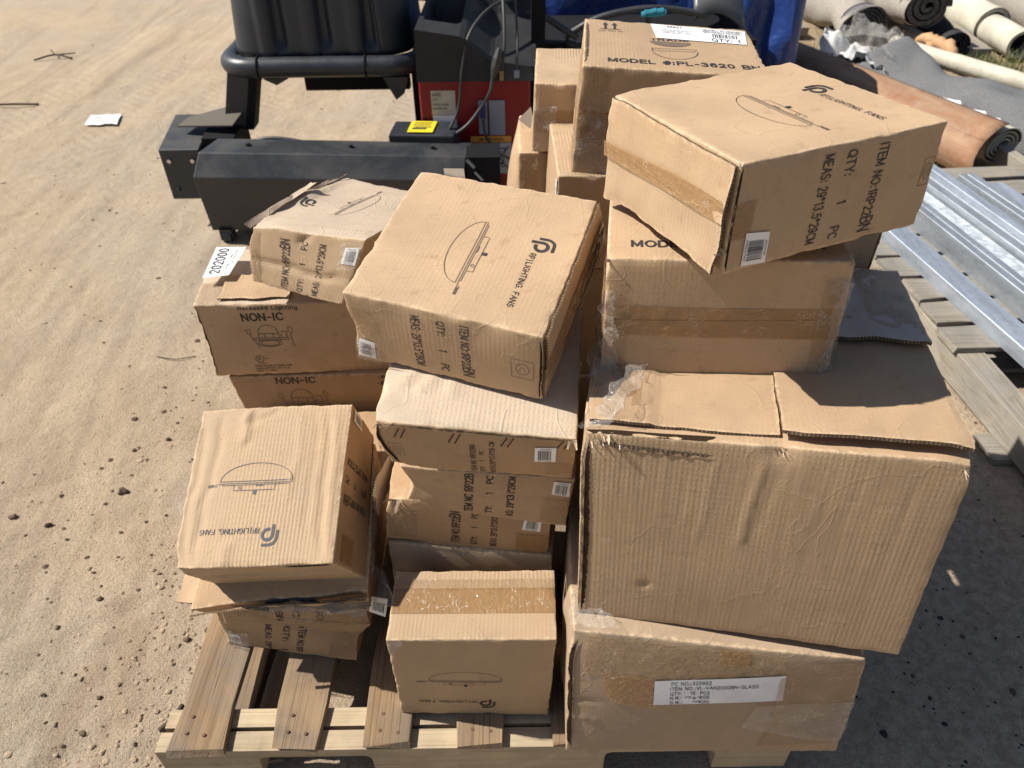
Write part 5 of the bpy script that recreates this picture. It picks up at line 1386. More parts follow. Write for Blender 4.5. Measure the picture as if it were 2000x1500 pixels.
def facet(name, faces, mat, parent, smooth=False):
    """closed shell given by list of 3D loops"""
    mb = MB()
    for f in faces: mb.add(f, [tuple(range(len(f)))], [(p[0] + p[1], p[2] + p[1]) for p in f])
    return mb.build(name, mat, parent, smooth)
def hull_prism(name, poly, d, mat, parent, bev=.004):
    mb = MB(); mb.prism(poly, (0, 0, 0), d)
    o_ = mb.build(name, mat, parent)
    if bev:
        md = o_.modifiers.new('bevel', 'BEVEL'); md.width = bev; md.segments = 2; md.limit_method = 'ANGLE'
    return o_
st = empty('wheel_guard_stand', (-.8, 3.0, 0)); tag(st, 'black steel frame with a long chamfered beam and ribbed plastic wheel hood', 'machine')
# beam: cross-section in (y,z) extruded along x, its left end slanting
bsec = [(2.79, .055), (2.745, .305), (2.80, .385), (2.915, .395), (2.93, .055)]
mb = MB()
XL = [(-1.150, .0), (-1.222, 0), (-1.192, 0), (-1.150, 0), (-1.12, 0)]
left = np.array([(-1.200 if i in (0,) else XL[i][0], y, z) for i, (y, z) in enumerate(bsec)]); left[0, 0] = -1.225; left[1, 0] = -1.222; left[2, 0] = -1.196; left[3, 0] = -1.150; left[4, 0] = -1.20
right = np.array([(-.172, 2.79, .055), (-.175, 2.745, .275), (-.163, 2.80, .352), (-.143, 2.915, .362), (-.145, 2.93, .055)])
V = np.concatenate([left, right]); F = [(i, (i + 1) % 5, (i + 1) % 5 + 5, i + 5) for i in range(5)] + [(4, 3, 2, 1, 0), (5, 6, 7, 8, 9)]
mb.add(V, F, V[:, [0, 2]])
o_ = mb.build('beam', BLK, st); md = o_.modifiers.new('bevel', 'BEVEL'); md.width = .005; md.segments = 2; md.limit_method = 'ANGLE'
mb = MB(); mb.box((-.10, 2.84, .23), (.13, .14, .26)); o_ = mb.build('end_bracket', DARK, st)
for k in range(4):
    mb = MB(); mb.tube([(-.16 + .03 * k, 2.77, .35 - .05 * k), (-.13 + .03 * k, 2.74, .33 - .05 * k)], .007, 6); mb.build('bolt', BLK, st)
hb = [(-1.420, 2.95, .120), (-1.255, 2.95, .120), (-1.255, 2.95, .335), (-1.420, 2.95, .335)]
o_ = hull_prism('end_box', hb, (0, .26, .052), BLK, st, .004)
o_ = hull_prism('box_panel', [(-1.25, 2.99, .10), (-1.115, 2.99, .10), (-1.115, 2.99, .365), (-1.25, 2.99, .365)], (0, .20, .02), DARK, st, .003)
mb = MB(); mb.prism([(-1.36, 3.06, .386), (-1.12, 3.02, .400), (-1.10, 3.10, .420), (-1.16, 3.16, .430), (-1.33, 3.12, .400)], (0, 0, 0), (0, 0, .006)); mb.build('bent_plate', plain('dusty_plate', (.10, .085, .065), .8), st)
mb = MB(); pl_ = [(-1.185, 3.10, .36), (-1.095, 3.10, .36), (-1.095, 3.17, .36), (-1.185, 3.17, .36)]; mb.prism(pl_, (0, 0, 0), (.075, .02, .27)); mb.build('post', BLKP, st)
mb = MB(); mb.prism([(-1.095, 3.09, .36), (-1.06, 3.09, .36), (-1.06, 3.17, .36), (-1.095, 3.17, .36)], (0, 0, 0), (.075, .02, .27)); mb.build('post_side', DARK, st)
for (x, z) in ((-1.385, .165), (-1.29, .165), (-1.385, .29), (-1.29, .29)):
    mb = MB(); mb.tube([(x, 2.952, z), (x, 2.940, z)], .009, 6); mb.build('bolt', CHROME if z > .2 else BLK, st)
for x in (-1.02, -.62, -.30):
    mb = MB(); mb.tube([(x, 2.86, .392 - (x + 1.2) * .031), (x, 2.86, .402 - (x + 1.2) * .031)], .010, 6); mb.build('bolt', BLK, st)
mb = MB(); mb.tube(smoothp([(-1.10, 2.99, .33), (-.95, 2.97, .37), (-.7, 2.95, .33), (-.42, 2.94, .26)], 6), .008, 7); mb.build('air_hose', CABLE, st, smooth=True)
# castor under the beam
mb = MB(); mb.tube([(-1.185, 2.80, .032), (-1.150, 2.80, .032)], .032, 16); w_o = mb.build('castor', BLKP, st, smooth=False)
mb = MB(); mb.box((-1.168, 2.80, .055), (.05, .05, .02)); mb.box((-1.193, 2.80, .04), (.004, .04, .05)); mb.box((-1.143, 2.80, .04), (.004, .04, .05)); mb.build('castor_fork', BLK, st)
mb = MB(); mb.box((-.3, 2.85, .027), (.05, .05, .054)); mb.build('foot', BLK, st)
# hood: ribbed tub, open side down, rolled lip
HX0, HX1, HY0, HY1 = -1.105, -.375, 3.12, 3.75
def rrect(x0, x1, y0, y1, r, n=8):
    P = []
    for cx_, cy_, a0 in ((x1 - r, y0 + r, -90), (x1 - r, y1 - r, 0), (x0 + r, y1 - r, 90), (x0 + r, y0 + r, 180)):
        for k in range(n + 1):
            a = R(a0 + 90 * k / n); P.append((cx_ + r * math.cos(a), cy_ + r * math.sin(a)))
    return P
# dense ring so that ribs can be pressed into the front wall
def ring(x0, x1, y0, y1, r, n=260):
    P = np.array(rrect(x0, x1, y0, y1, r) + [rrect(x0, x1, y0, y1, r)[0]]); L = np.concatenate([[0], np.cumsum(np.linalg.norm(np.diff(P, axis=0), axis=1))])
    t = np.linspace(0, L[-1], n, endpoint=False); return np.stack([np.interp(t, L, P[:, 0]), np.interp(t, L, P[:, 1])], -1)
zs = np.linspace(.635, 1.22, 26); rows = []
for z in zs:
    t = (z - .635) / .585; ins = .012 + .045 * t + .10 * max(0, t - .72) ** 2 * 8; r = .11
    P = ring(HX0 + ins, HX1 - ins, HY0 + ins, HY1 - ins * .6, r)
    # three pressed ribs on the front (concave flutes with a raised band beside each)
    front = np.clip((HY0 + ins + .05 - P[:, 1]) / .05, 0, 1)
    for cxr in (-.893, -.716, -.540):
        dx_ = P[:, 0] - cxr
        wd = .018 + .012 * (1 - t)
        P[:, 1] += front * .030 * np.exp(-(dx_ / wd) ** 4) * min(1, t * 12)
        P[:, 1] -= front * .010 * np.exp(-((dx_ + .052) / .026) ** 6)
    rows.append(np.stack([P[:, 0], P[:, 1], np.full(len(P), z)], -1))
rows = np.array(rows); rows = np.concatenate([rows, rows[:, :1]], 1)
mb = MB(); mb.grid(rows); top = rows[-1][:-1]; mb.add(top, [tuple(range(len(top)))])
hood = mb.build('hood', BLKP, st, smooth=True); 
md = hood.modifiers.new('solid', 'SOLIDIFY'); md.thickness = .006; md.offset = -1
P = ring(HX0 - .022, HX1 + .022, HY0 - .022, HY1 + .02, .12, 120)
P = np.concatenate([P, P[:2]])
mb = MB(); mb.tube([(x, y, .605) for x, y in P], .040, 12, cap=False)
lip = mb.build('hood_lip', BLKP, st, smooth=True)
for x in (-.985, -.56):
    mb = MB(); a = np.linspace(-1.9, 1.9, 14); mb.tube([(x, HY0 - .022 - .042 * math.cos(t), .605 + .042 * math.sin(t)) for t in a], .004, 6); mb.build('lip_band', DARK, lip)
mb = MB(); mb.prism([(-.50, 3.10, .56), (-.40, 3.10, .56), (-.42, 3.10, .495), (-.455, 3.10, .47)], (0, 0, 0), (0, .10, 0)); mb.build('hinge_lug', BLK, st)
mb = MB(); mb.prism([(-.98, 3.10, .56), (-.88, 3.10, .56), (-.93, 3.10, .535)], (0, 0, 0), (0, .12, 0)); mb.build('hinge_lug', BLK, st)
mb = MB(); mb.box((-.36, 3.4, .35), (.06, .5, .5)); mb.box((-.72, 3.72, .35), (.5, .06, .06)); mb.build('hood_arm', DARK, st)

wb = empty('wheel_balancer', (-.13, 3.2, 0)); tag(wb, 'red wheel balancer cabinet with a black weight tray top and hanging cables', 'machine')
mb = MB(); mb.box((-.13, 3.24, .315), (.44, .46, .52)); o_ = mb.build('cabinet', REDP, wb); md = o_.modifiers.new('bevel', 'BEVEL'); md.width = .008; md.segments = 2
mb = MB(); mb.box((-.13, 3.24, .028), (.38, .40, .054)); mb.build('plinth', DARK, wb)
# tray top: moulded, tapering with recesses
tt = [(-.352, 2.985, .575), (.115, 2.985, .575), (.115, 3.50, .575), (-.352, 3.50, .575)]
tp = [(-.345, 2.99, .765), (.115, 3.0, .69), (.115, 3.48, .80), (-.30, 3.50, .83)]
mb = MB()
lo = np.array(tt); n_ = 26
U, V = np.meshgrid(np.linspace(0, 1, n_), np.linspace(0, 1, n_), indexing='ij')
b4 = lambda q, U, V: ((1 - U) * (1 - V))[..., None] * np.array(q[0]) + (U * (1 - V))[..., None] * np.array(q[1]) + (U * V)[..., None] * np.array(q[2]) + ((1 - U) * V)[..., None] * np.array(q[3])
T_ = b4(tp, U, V)
sm = lambda x, a, b: np.clip((x - a) / (b - a), 0, 1)
pit = sm(U, .06, .09) * (1 - sm(U, .33, .36)) * sm(V, .22, .26) * (1 - sm(V, .62, .66))
T_[..., 2] -= pit * .10
T_[..., 2] -= sm(U, .38, .62) * .07 * (1 - sm(V, .8, .9))
mb.grid(T_); B_ = b4(tt, U, V)
for a_e, b_e in ((B_[:, 0], T_[:, 0]), (T_[:, -1], B_[:, -1]), (T_[0], B_[0]), (B_[-1], T_[-1])): mb.grid(np.stack([a_e, b_e], 1))
mb.build('weight_tray', TEXP, wb)
mb = MB(); mb.box((.125, 3.2, .62), (.055, .055, 1.24)); mb.build('display_post', DARK, wb)
mb = MB(); mb.tube([(-.02, 3.42, .83), (-.02, 3.42, .86)], .05, 14); mb.tube([(-.02, 3.42, .86), (-.02, 3.42, .98)], .018, 10); mb.build('spindle', CHROME, wb)
mb = MB(); mb.tube([(-.26, 3.58, .80), (-.16, 3.58, .80)], .055, 14); mb.build('spindle_cup', CHROME, wb)
mb = MB(); mb.tube([(-.235, 3.60, .86), (-.19, 3.58, .76)], .05, 12); mb.build('clamp_cone', DARK, wb)
def sticker(name, x0, x1, z0, z1, y, mat, parent, t=.0015):
    mb = MB(); mb.box(((x0 + x1) / 2, y, (z0 + z1) / 2), (x1 - x0, t, z1 - z0)); return mb.build(name, mat, parent)
CREAM = plain('cream_label', (.50, .46, .38), .6, var=.1, vs=30); GREYP = plain('grey_plate', (.24, .27, .32), .45); YEL = plain('yellow_label', (.75, .60, .03), .4, var=.05); ORG = plain('orange_label', (.75, .33, .05), .5)
BLU = plain('blue_plug', (.02, .03, .16), .4)
s1 = sticker('rating_label', -.304, -.208, .44, .535, 3.008, CREAM, wb)
s2_ = sticker('rating_label', -.302, -.208, .365, .438, 3.008, WHITE, wb)
def wr(parent, t, x0, x1, z, h, y, mat=BARS, name='label_lettering'):
    Vg, Fg, W = glyphs(t, .01); mb = MB(); mb.add(np.stack([x0 + Vg[:, 0] / W * (x1 - x0), np.full(len(Vg), y), z + Vg[:, 1] * h], -1), Fg); return mb.build(name, mat, parent)
wr(s1, 'MODEL', -.298, -.262, .515, .010, 3.0055); wr(s1, 'S/N', -.298, -.280, .497, .009, 3.0055); wr(s1, 'VOLTAGE 110V 60HZ', -.298, -.235, .478, .007, 3.0055); wr(s1, 'MAX RPM 200', -.298, -.245, .462, .007, 3.0055)
for k in range(3):
    mb = MB(); mb.box((-.282 + .03 * k, 3.0055, .385), (.019, .001, .028)); mb.build('label_mark', BARS, s2_)
s3 = sticker('steel_plate', -.075, -.012, .355, .495, 3.006, GREYP, wb, .004)
s4 = sticker('socket_plate', -.118, -.082, .36, .495, 3.006, GREYP, wb, .003)
mb = MB(); mb.box((-.102, 2.995, .455), (.022, .03, .045)); mb.build('blue_plug', BLU, wb)
s5 = sticker('warning_label', -.155, .012, .325, .350, 3.006, ORG, wb)
wr(s5, 'WARNING', -.12, -.02, .331, .013, 3.0045)
s6 = sticker('crossed_bin_label', -.085, .012, .19, .322, 3.006, plain('grey_white_label', (.42, .44, .48), .4), wb)
mb = MB()
for pl in ([(-.06, .295), (-.052, .235)], [(-.015, .295), (-.022, .235)], [(-.066, .297), (-.010, .300)], [(-.052, .235), (-.022, .235)], [(-.075, .205), (.004, .31)], [(-.075, .31), (.004, .205)]):
    mb.tube([(pl[0][0], 3.003, pl[0][1]), (pl[1][0], 3.003, pl[1][1])], .0016, 4)
mb.tube([(-.022 + .008 * math.cos(a), 3.003, .228 + .008 * math.sin(a)) for a in np.linspace(0, 6.28, 10)], .0014, 4)
mb.build('bin_symbol', BARS, s6)
# small battery box with a yellow sticker standing in front of the cabinet
mb = MB(); bsx = [(-.49, 2.90, .26), (-.23, 2.90, .26), (-.23, 2.90, .318), (-.49, 2.90, .318)]
o_ = hull_prism('control_box', [(-.475, 2.905, .06), (-.215, 2.905, .06), (-.215, 2.905, .392), (-.475, 2.905, .400)], (.022, .095, .022), BLKP, wb, .006)
mb = MB(); P = np.array([(-.401, 2.918, .4045), (-.300, 2.918, .4015), (-.284, 2.990, .4185), (-.385, 2.990, .4215)]) + (0, 0, .0022)
mb.add(P, [(0, 1, 2, 3)]); ylab = mb.build('yellow_label', YEL, wb)
mb = MB()
for k, (a, b) in enumerate([(.15, .85), (.12, .8), (.2, .88), (.15, .7)]):
    v = .80 - .18 * k; Q = b4(P, np.array([a, b, b, a]), np.array([v, v, v + (.05 if k < 3 else .12), v + (.05 if k < 3 else .12)])) + (0, -.0004, .0012); mb.add(Q, [(0, 1, 2, 3)])
mb.build('label_lettering', BARS, ylab)
for nm, pts, r in [
    ('cable', [(.05, 3.3, .80), (-.06, 3.15, .80), (-.14, 3.02, .74), (-.175, 2.98, .62), (-.195, 2.97, .48), (-.235, 2.95, .40)], .006),
    ('cable', [(-.02, 3.2, .95), (-.01, 3.05, .80), (-.01, 2.99, .70), (-.022, 2.975, .62)], .006),
    ('cable', [(.03, 3.2, .9), (.04, 3.02, .72), (.035, 2.975, .62)], .005),
    ('cable', [(-.055, 2.975, .60), (-.075, 2.97, .53), (-.16, 2.95, .42), (-.26, 2.92, .37), (-.34, 2.88, .348), (-.45, 2.86, .345)], .007),
    ('cable', [(-.10, 2.98, .43), (-.09, 2.96, .37), (-.05, 2.94, .32), (.0, 2.93, .29), (.06, 2.93, .27)], .006)]:
    mb = MB(); mb.tube(smoothp(pts, 8), r, 8); mb.build(nm, CABLE, wb, smooth=True)
mb = MB(); mb.tube([(-.055, 2.975, .595), (-.045, 2.972, .63), (-.035, 2.972, .665), (-.028, 2.975, .70)], [.011, .019, .019, .009], 8); mb.build('power_connector', CABLE, wb)
mb = MB(); mb.box((-.022, 2.975, .60), (.016, .01, .035)); mb.build('usb_plug', plain('brass_plug', (.30, .22, .10), .4, .5), wb)
mb = MB(); mb.box((.036, 2.975, .605), (.020, .01, .028)); mb.build('usb_plug', GREYP, wb)
mb = MB(); mb.tube([(.075, 2.98, .41), (.075, 3.01, .41)], .017, 12); mb.build('jack_knob', CHROME, wb)

# dark tyre-changer frame behind, mostly in its own shade
tc = empty('tyre_changer', (.6, 3.55, 0)); tag(tc, 'dark blue-black machine frame with curved tubes behind the rear cartons', 'machine')
NAVY = plain('navy_enamel', (.008, .014, .040), .4, 0, .5)
mb = MB(); mb.box((.62, 3.68, .27), (.86, .34, .54)); mb.build('base', NAVY, tc)
mb = MB(); mb.box((.62, 3.66, .565), (.92, .46, .05)); mb.build('table', DARK, tc)
for pts in ([(.25, 3.42, .62), (.40, 3.40, .70), (.62, 3.40, .73), (.85, 3.40, .70)], [(.25, 3.42, .60), (.36, 3.40, .55), (.42, 3.40, .45)], [(.60, 3.40, .73), (.60, 3.40, .60)], [(-.05, 3.45, .62), (.10, 3.40, .72), (.30, 3.40, .62)]):
    mb = MB(); mb.tube(smoothp(pts, 6), .014, 8); mb.build('tube', BLK, tc, smooth=True)
mb = MB()
for k in range(5): mb.tube([(.56 + .012 * k, 3.36, .715 + .008 * (k % 2)), (.62 + .01 * k, 3.36, .73 - .006 * (k % 3))], .011, 6)
o_ = mb.build('cloth_rag', plain('teal_rag', (.03, .25, .34), .7), None); tag(o_, 'small teal rag lying on the dark machine frame behind the cartons', 'rag')
# grey moulded mudguard
U, V = np.meshgrid(np.linspace(0, 1, 14), np.linspace(0, 1, 14), indexing='ij')
P = np.stack([.84 + .24 * U, 3.62 + .16 * np.sin(U * 3.14) * 0 + .5 * V, .50 + .30 * np.sin(np.clip(V * 1.1 + .25, 0, 1) * 2.2) - .20 * (U - .35) ** 2], -1)
mb = MB(); mb.grid(P); o_ = mb.build('plastic_fender', plain('grey_plastic', (.085, .085, .085), .4), None, smooth=True); md = o_.modifiers.new('s', 'SOLIDIFY'); md.thickness = .012
tag(o_, 'dark grey curved plastic fender against the blue tarp', 'fender')

# blue tarp draped over a tall load
TARP = NT('blue_tarpaulin'); _ob = TARP.co('Object'); _n = TARP.noise(_ob, 6, 4, .6, .5)
TARP.set(col=TARP.mix(TARP.ramp(_n, [(.3, 0), (.7, 1)]), (.010, .028, .135), (.022, .06, .24)), rough=.33, spec=.55); TARP.normal(TARP.bump(TARP.noise(_ob, 7, 3, .5, .6), .03, .6)); TARP = TARP.m
def drape(x0, x1, y0, y1, z, seed, label, top_low=0):
    g = Noise(seed, 10, 3); C_ = ring(x0, x1, y0, y1, .10, 150); C_ = np.concatenate([C_, C_[:1]])
    cen = np.array([(x0 + x1) / 2, (y0 + y1) / 2]); rows = []
    for t in np.linspace(0, 1, 22):
        zz = z * (1 - t) + .01 * t
        ph = np.arange(len(C_)) / (len(C_) - 1) * 2 * math.pi
        fold = (np.sin(ph * 17 + 2 * g(np.stack([np.cos(ph), np.sin(ph), ph * 0 + t * .2], -1), .4)) * .5 + g(np.stack([np.cos(ph), np.sin(ph), ph * 0 + t * .5], -1), 1.6)) * (.012 + .045 * t)
        out = 1 + .06 * t
        d = C_ - cen; L = np.linalg.norm(d, axis=1)[:, None]
        Q = cen + d * out + d / L * fold[:, None]
        rows.append(np.stack([Q[:, 0], Q[:, 1], np.full(len(Q), zz)], -1))
    rows = np.array(rows)
    mb = MB(); mb.grid(rows, flip=True)
    topr = rows[0]
    rr = [topr]
    for k in range(1, 8):
        s_ = 1 - k / 7.5
        Q = np.stack([cen[0] + (topr[:, 0] - cen[0]) * s_, cen[1] + (topr[:, 1] - cen[1]) * s_, z + .03 * math.sin(k / 7 * 1.5) + .02 * g(np.stack([topr[:, 0] * s_, topr[:, 1] * s_, topr[:, 0] * 0], -1), 2)], -1)
        rr.append(Q)
    mb.grid(np.array(rr))
    o_ = mb.build('blue_tarp', TARP, None, smooth=True); tag(o_, label, 'tarp'); return o_
drape(1.12, 1.48, 3.98, 5.4, .70, 5, 'blue tarpaulin hanging in vertical folds at the right end of the covered load')
drape(-.30, 1.16, 4.15, 5.8, .72, 6, 'lower crumpled blue tarpaulin behind the red balancer and dark frame')
o_ = MB(); o_.box((-.75, 7.35, .10), (1.5, .8, .2)); o_ = o_.build('dark_block', DARK, None); tag(o_, 'low plain black skid far behind the ribbed hood', 'block')  # plain black box added for a dark line far back

# ================================================================== carpet, vinyl and pipe rolls (rear right)
def roll_axis(p0, p1, n=24): return [np.array(p0, float) + (np.array(p1, float) - np.array(p0, float)) * t for t in np.linspace(0, 1, n)]
def roll(name, p0, p1, r, mat, label, endmat=None, squash=.92, turns=4, thick=.008, seed=1, lump=.01, core=None, group='rolls of flooring behind the steel channels', cat='roll', hollow=.3, outer_end=None):
    p0 = np.array(p0, float); p1 = np.array(p1, float); ax_ = (p1 - p0); L = np.linalg.norm(ax_); ax_ /= L
    sd_ = np.cross(ax_, (0, 0, 1)); sd_ /= np.linalg.norm(sd_); up = np.cross(sd_, ax_)
    root = empty(name, tuple(p0)); tag(root, label, cat, group)
    g = Noise(seed + 300, 9, 3); n, mseg = 40, 36; P = np.zeros((n, mseg + 1, 3))
    for i in range(n):
        for j in range(mseg + 1):
            a = 2 * math.pi * (j % mseg) / mseg
            q = p0 + ax_ * L * i / (n - 1)
            P[i, j] = q + sd_ * math.cos(a) * r + up * math.sin(a) * r * squash
    nz = g(P, 1.2); D_ = P - (p0 + ((P - p0) @ ax_)[..., None] * ax_); D_ /= np.linalg.norm(D_, axis=-1, keepdims=True)
    P = P + D_ * (nz * lump)[..., None]
    uvv = np.stack(np.meshgrid(np.linspace(0, L, n), np.linspace(0, 2 * math.pi * r, mseg + 1), indexing='ij'), -1)
    mb = MB(); mb.grid(P, uvv, flip=True); body = mb.build('roll_body', mat, root, smooth=True)
    # spiral end with real depth
    mb = MB(); a = np.linspace(0, turns * 2 * math.pi, turns * 28); rr = r * (.985 - (1 - hollow) * a / a[-1])
    c0 = p0
    A_ = np.array([c0 + sd_ * math.cos(t) * q + up * math.sin(t) * q * squash + ax_ * .004 for t, q in zip(a, rr)])
    B2 = np.array([c0 + sd_ * math.cos(t) * max(q - thick, .004) + up * math.sin(t) * max(q - thick, .004) * squash + ax_ * .004 for t, q in zip(a, rr)])
    mb.grid(np.stack([A_, B2], 1)); mb.grid(np.stack([B2, B2 + ax_ * .10], 1)); mb.grid(np.stack([A_, A_ + ax_ * .10], 1), flip=True)
    mb.build('spiral_end', endmat or mat, root)
    mb = MB(); cc_ = [c0 + ax_ * .09 + sd_ * math.cos(t) * r * .97 + up * math.sin(t) * r * .97 * squash for t in np.linspace(0, 2 * math.pi, 25)[:-1]]
    mb.add(cc_, [tuple(range(24))]); mb.build('roll_shade', DARK, root)  # dark disc set inside to stand for the shade between the turns
    # far cap
    mb = MB(); cc_ = [p1 - ax_ * .002 + sd_ * math.cos(t) * r * .98 + up * math.sin(t) * r * .98 * squash for t in np.linspace(0, 2 * math.pi, 25)[:-1]]
    mb.add(cc_, [tuple(range(24))]); mb.build('roll_end', endmat or mat, root)
    return root
def pile(name, c, var=.25, sc=320, rough=1.0, bd=.006):
    m = NT(name); ob = m.co('Object'); n = m.noise(ob, sc, 3, .7); n2 = m.noise(ob, 5, 4, .6)
    cc_ = m.mix(m.ramp(n, [(.35, 0), (.65, 1)]), mul(c, 1 - var * 1.6), mul(c, 1 + var)); cc_ = m.mix(m.ramp(n2, [(.35, .35), (.6, 0)]), cc_, mul(c, .75))
    m.set(col=cc_, rough=rough, spec=.1); m.normal(m.bump(n, bd, 1.0)); return m.m
BEIGE = pile('beige_carpet_backing', (.37, .335, .29), .2, 120, .9, .006)
GREYC = pile('grey_carpet_pile', (.25, .255, .26), .30, 230, 1, .010)
SHAG = pile('grey_shaggy_pile', (.19, .175, .155), .45, 90, 1, .03)
CREAMP = plain('cream_vinyl_backing', (.50, .47, .38), .65, 0, .3, .004, 20, .22, 7)
m = NT('vinyl_wood_print'); uv = m.co('UV')
n = m.noise(m.map(uv, (1.2, 14, 1)), 3, 5, .6, 1.0); n2 = m.noise(m.map(uv, (.8, 6, 1)), 3, 3, .5)
br = m.n.new('ShaderNodeTexBrick'); m.L(m.map(uv, (1, 1, 1)), br.inputs['Vector']); br.inputs['Scale'].default_value = 1; br.inputs['Brick Width'].default_value = .9; br.inputs['Row Height'].default_value = .125; br.inputs['Mortar Size'].default_value = .0015
br.inputs['Color1'].default_value = (.26, .13, .07, 1); br.inputs['Color2'].default_value = (.38, .225, .13, 1); br.inputs['Mortar'].default_value = (.12, .06, .035, 1)
c = m.mix(m.ramp(n, [(.35, .55), (.6, 0)]), br.outputs[0], (.22, .10, .05)); c = m.mix(m.ramp(n2, [(.45, 0), (.7, .4)]), c, (.56, .38, .22))
dz = m.noise(m.co('Object'), 5, 6, .7, .5); c = m.mix(m.ramp(dz, [(.40, 0), (.68, .75)]), c, (.36, .27, .19))
m.set(col=c, rough=.7, spec=.3); m.normal(m.bump(dz, .02, .6)); VINYL = m.m
roll('carpet_roll', (2.37, 5.30, .15), (2.40, 7.6, .15), .148, BEIGE, 'large beige carpet roll with its plastic-wrapped end facing the camera', FILMG, seed=1, lump=.022, hollow=.3, turns=5)
roll('carpet_roll', (2.66, 5.12, .31), (2.60, 7.3, .33), .155, BEIGE, 'shaggy grey-ended carpet roll lying on top of the others', SHAG, seed=2, lump=.02, thick=.03, turns=3, hollow=.2)
roll('vinyl_roll', (2.76, 4.95, .065), (2.66, 6.2, .065), .062, CREAMP, 'thin cream roll between the beige and the shaggy carpet rolls', seed=3, lump=.002, turns=2, hollow=.7, squash=1)
roll('vinyl_roll', (3.28, 5.02, .10), (3.30, 6.9, .10), .088, CREAMP, 'cream vinyl roll telescoped out of a wider one at the right', seed=4, lump=.002, turns=2, hollow=.8, squash=1)
roll('vinyl_roll', (3.29, 5.42, .115), (3.28, 7.6, .115), .112, CREAMP, 'wider cream vinyl roll with a white strap', seed=5, lump=.002, turns=2, hollow=.8, squash=1)
roll('carpet_roll', (3.74, 5.35, .16), (3.70, 7.9, .16), .16, BEIGE, 'beige carpet roll at the top right corner of the yard', seed=6, lump=.01)
roll('carpet_roll', (2.86, 5.02, .10), (2.84, 6.6, .10), .098, pile('charcoal_carpet', (.06, .06, .065), .2), 'charcoal carpet roll under the shaggy one', seed=7, lump=.02)
o_ = roll('vinyl_roll', (2.31, 3.38, .118), (1.64, 4.95, .122), .128, VINYL, 'loosely rolled wood-print vinyl flooring in front of the grey carpet', CREAMP, seed=8, lump=.012, turns=4, thick=.006, squash=.70, hollow=.25)
# its loose outer leaf, flaring at the near end
U, V = np.meshgrid(np.linspace(0, 1, 30), np.linspace(0, 1, 16), indexing='ij')
axd = np.array((1.64 - 2.31, 4.95 - 3.38, 0)); axd /= np.linalg.norm(axd); sdv = np.cross(axd, (0, 0, 1))
ang = R(95) + V * R(125); rad = .142 + .05 * V * (1 - U) ** 2
P = np.array((2.31, 3.38, .112)) - axd * .10 * (1 - U[..., None]) * V[..., None] + axd * (U * 1.55)[..., None] + sdv * (np.cos(ang) * rad * (1 + .5 * (1 - U)) )[..., None] + np.array((0, 0, 1)) * (np.sin(ang) * rad * .84)[..., None]
P[..., 2] = np.maximum(P[..., 2], .004 + 0 * P[..., 2])
mb = MB(); mb.grid(P, np.stack([U * 1.55, V * .31], -1), flip=False); lf = mb.build('loose_outer_sheet', VINYL, o_, smooth=True); md = lf.modifiers.new('s', 'SOLIDIFY'); md.thickness = .004
mb = MB()
for k, (t, an) in enumerate([(.30, 70), (.16, 60), (.08, 52)]):
    base = np.array((2.31, 3.38, .112)) + axd * t + sdv * math.cos(R(an)) * -.02
    pts = [base + axd * dx + sdv * (.085 * math.cos(R(an)) + .012 * math.sin(dx * 60)) + np.array((0, 0, (.112 * math.sin(R(an))) - .004)) for dx in np.linspace(0, .11, 6)]
    mb.tube(pts, [.006, .014, .010, .012, .008, .003], 6)
mb.build('torn_white_backing', WHITE, o_, smooth=True)
# grey carpet heap
cg_ = Noise(71, 10, 3); n, k_ = 60, 26
P = np.zeros((n, k_, 3)); q0 = np.array((2.12, 4.90, 0)); q1 = np.array((2.95, 3.10, 0)); dq = (q1 - q0); Lq = np.linalg.norm(dq); dq /= Lq; sq = np.cross((0, 0, 1), dq)
for i in range(n):
    t = i / (n - 1); w = .21 + .05 * math.sin(t * 3) + .03 * math.sin(t * 21)
    hh = (.20 + .05 * math.sin(t * 9 + 1)) * min(1, t * 6 + .1)
    for j in range(k_):
        a = math.pi * j / (k_ - 1)
        P[i, j] = q0 + dq * Lq * t + sq * (math.cos(a) * w + .03 * math.sin(t * 13)) + np.array((0, 0, hh * abs(math.sin(a)) ** .7))
P += cg_(P, 1.1)[..., None] * np.array((0, 0, .03)) * np.sin(np.linspace(0, math.pi, k_))[None, :, None]
dd_ = np.exp(-(((P[..., 0] - 2.30) / .10) ** 2 + ((P[..., 1] - 4.10) / .09) ** 2)); P[..., 2] -= dd_ * .10
mb = MB(); mb.grid(P, flip=False); o_ = mb.build('grey_carpet', GREYC, None, smooth=True); tag(o_, 'long heap of grey carpet thrown over a white roll at the right', 'carpet')
roll('vinyl_roll', (2.98, 4.02, .125), (2.44, 5.00, .13), .048, CREAMP, 'white-backed roll under the far edge of the grey carpet', seed=9, lump=.002, turns=2, hollow=.8, squash=1)
q = [(1.93, 4.84, .09), (2.22, 4.48, .19), (2.48, 4.96, .19), (2.09, 5.12, .15)]
fp2 = film_patch('plastic_wrap', q, FILM, None, .07, 60, 31, bow=.05, fr=2.0); tag(fp2, 'bunched clear plastic wrap over the far end of the grey carpet', 'plastic wrap')
fpb = film_patch('plastic_wrap', [(a - .02, b - .05, c_ * .4) for a, b, c_ in q], plain('milky_plastic', (.66, .66, .65), .3, var=.3, vs=14), None, .06, 60, 33, bow=.03, fr=2.0); tag(fpb, 'milky crumpled plastic sheet lying beneath the clear wrap', 'plastic sheet')
mb = MB(); g = Noise(88, 8, 3)
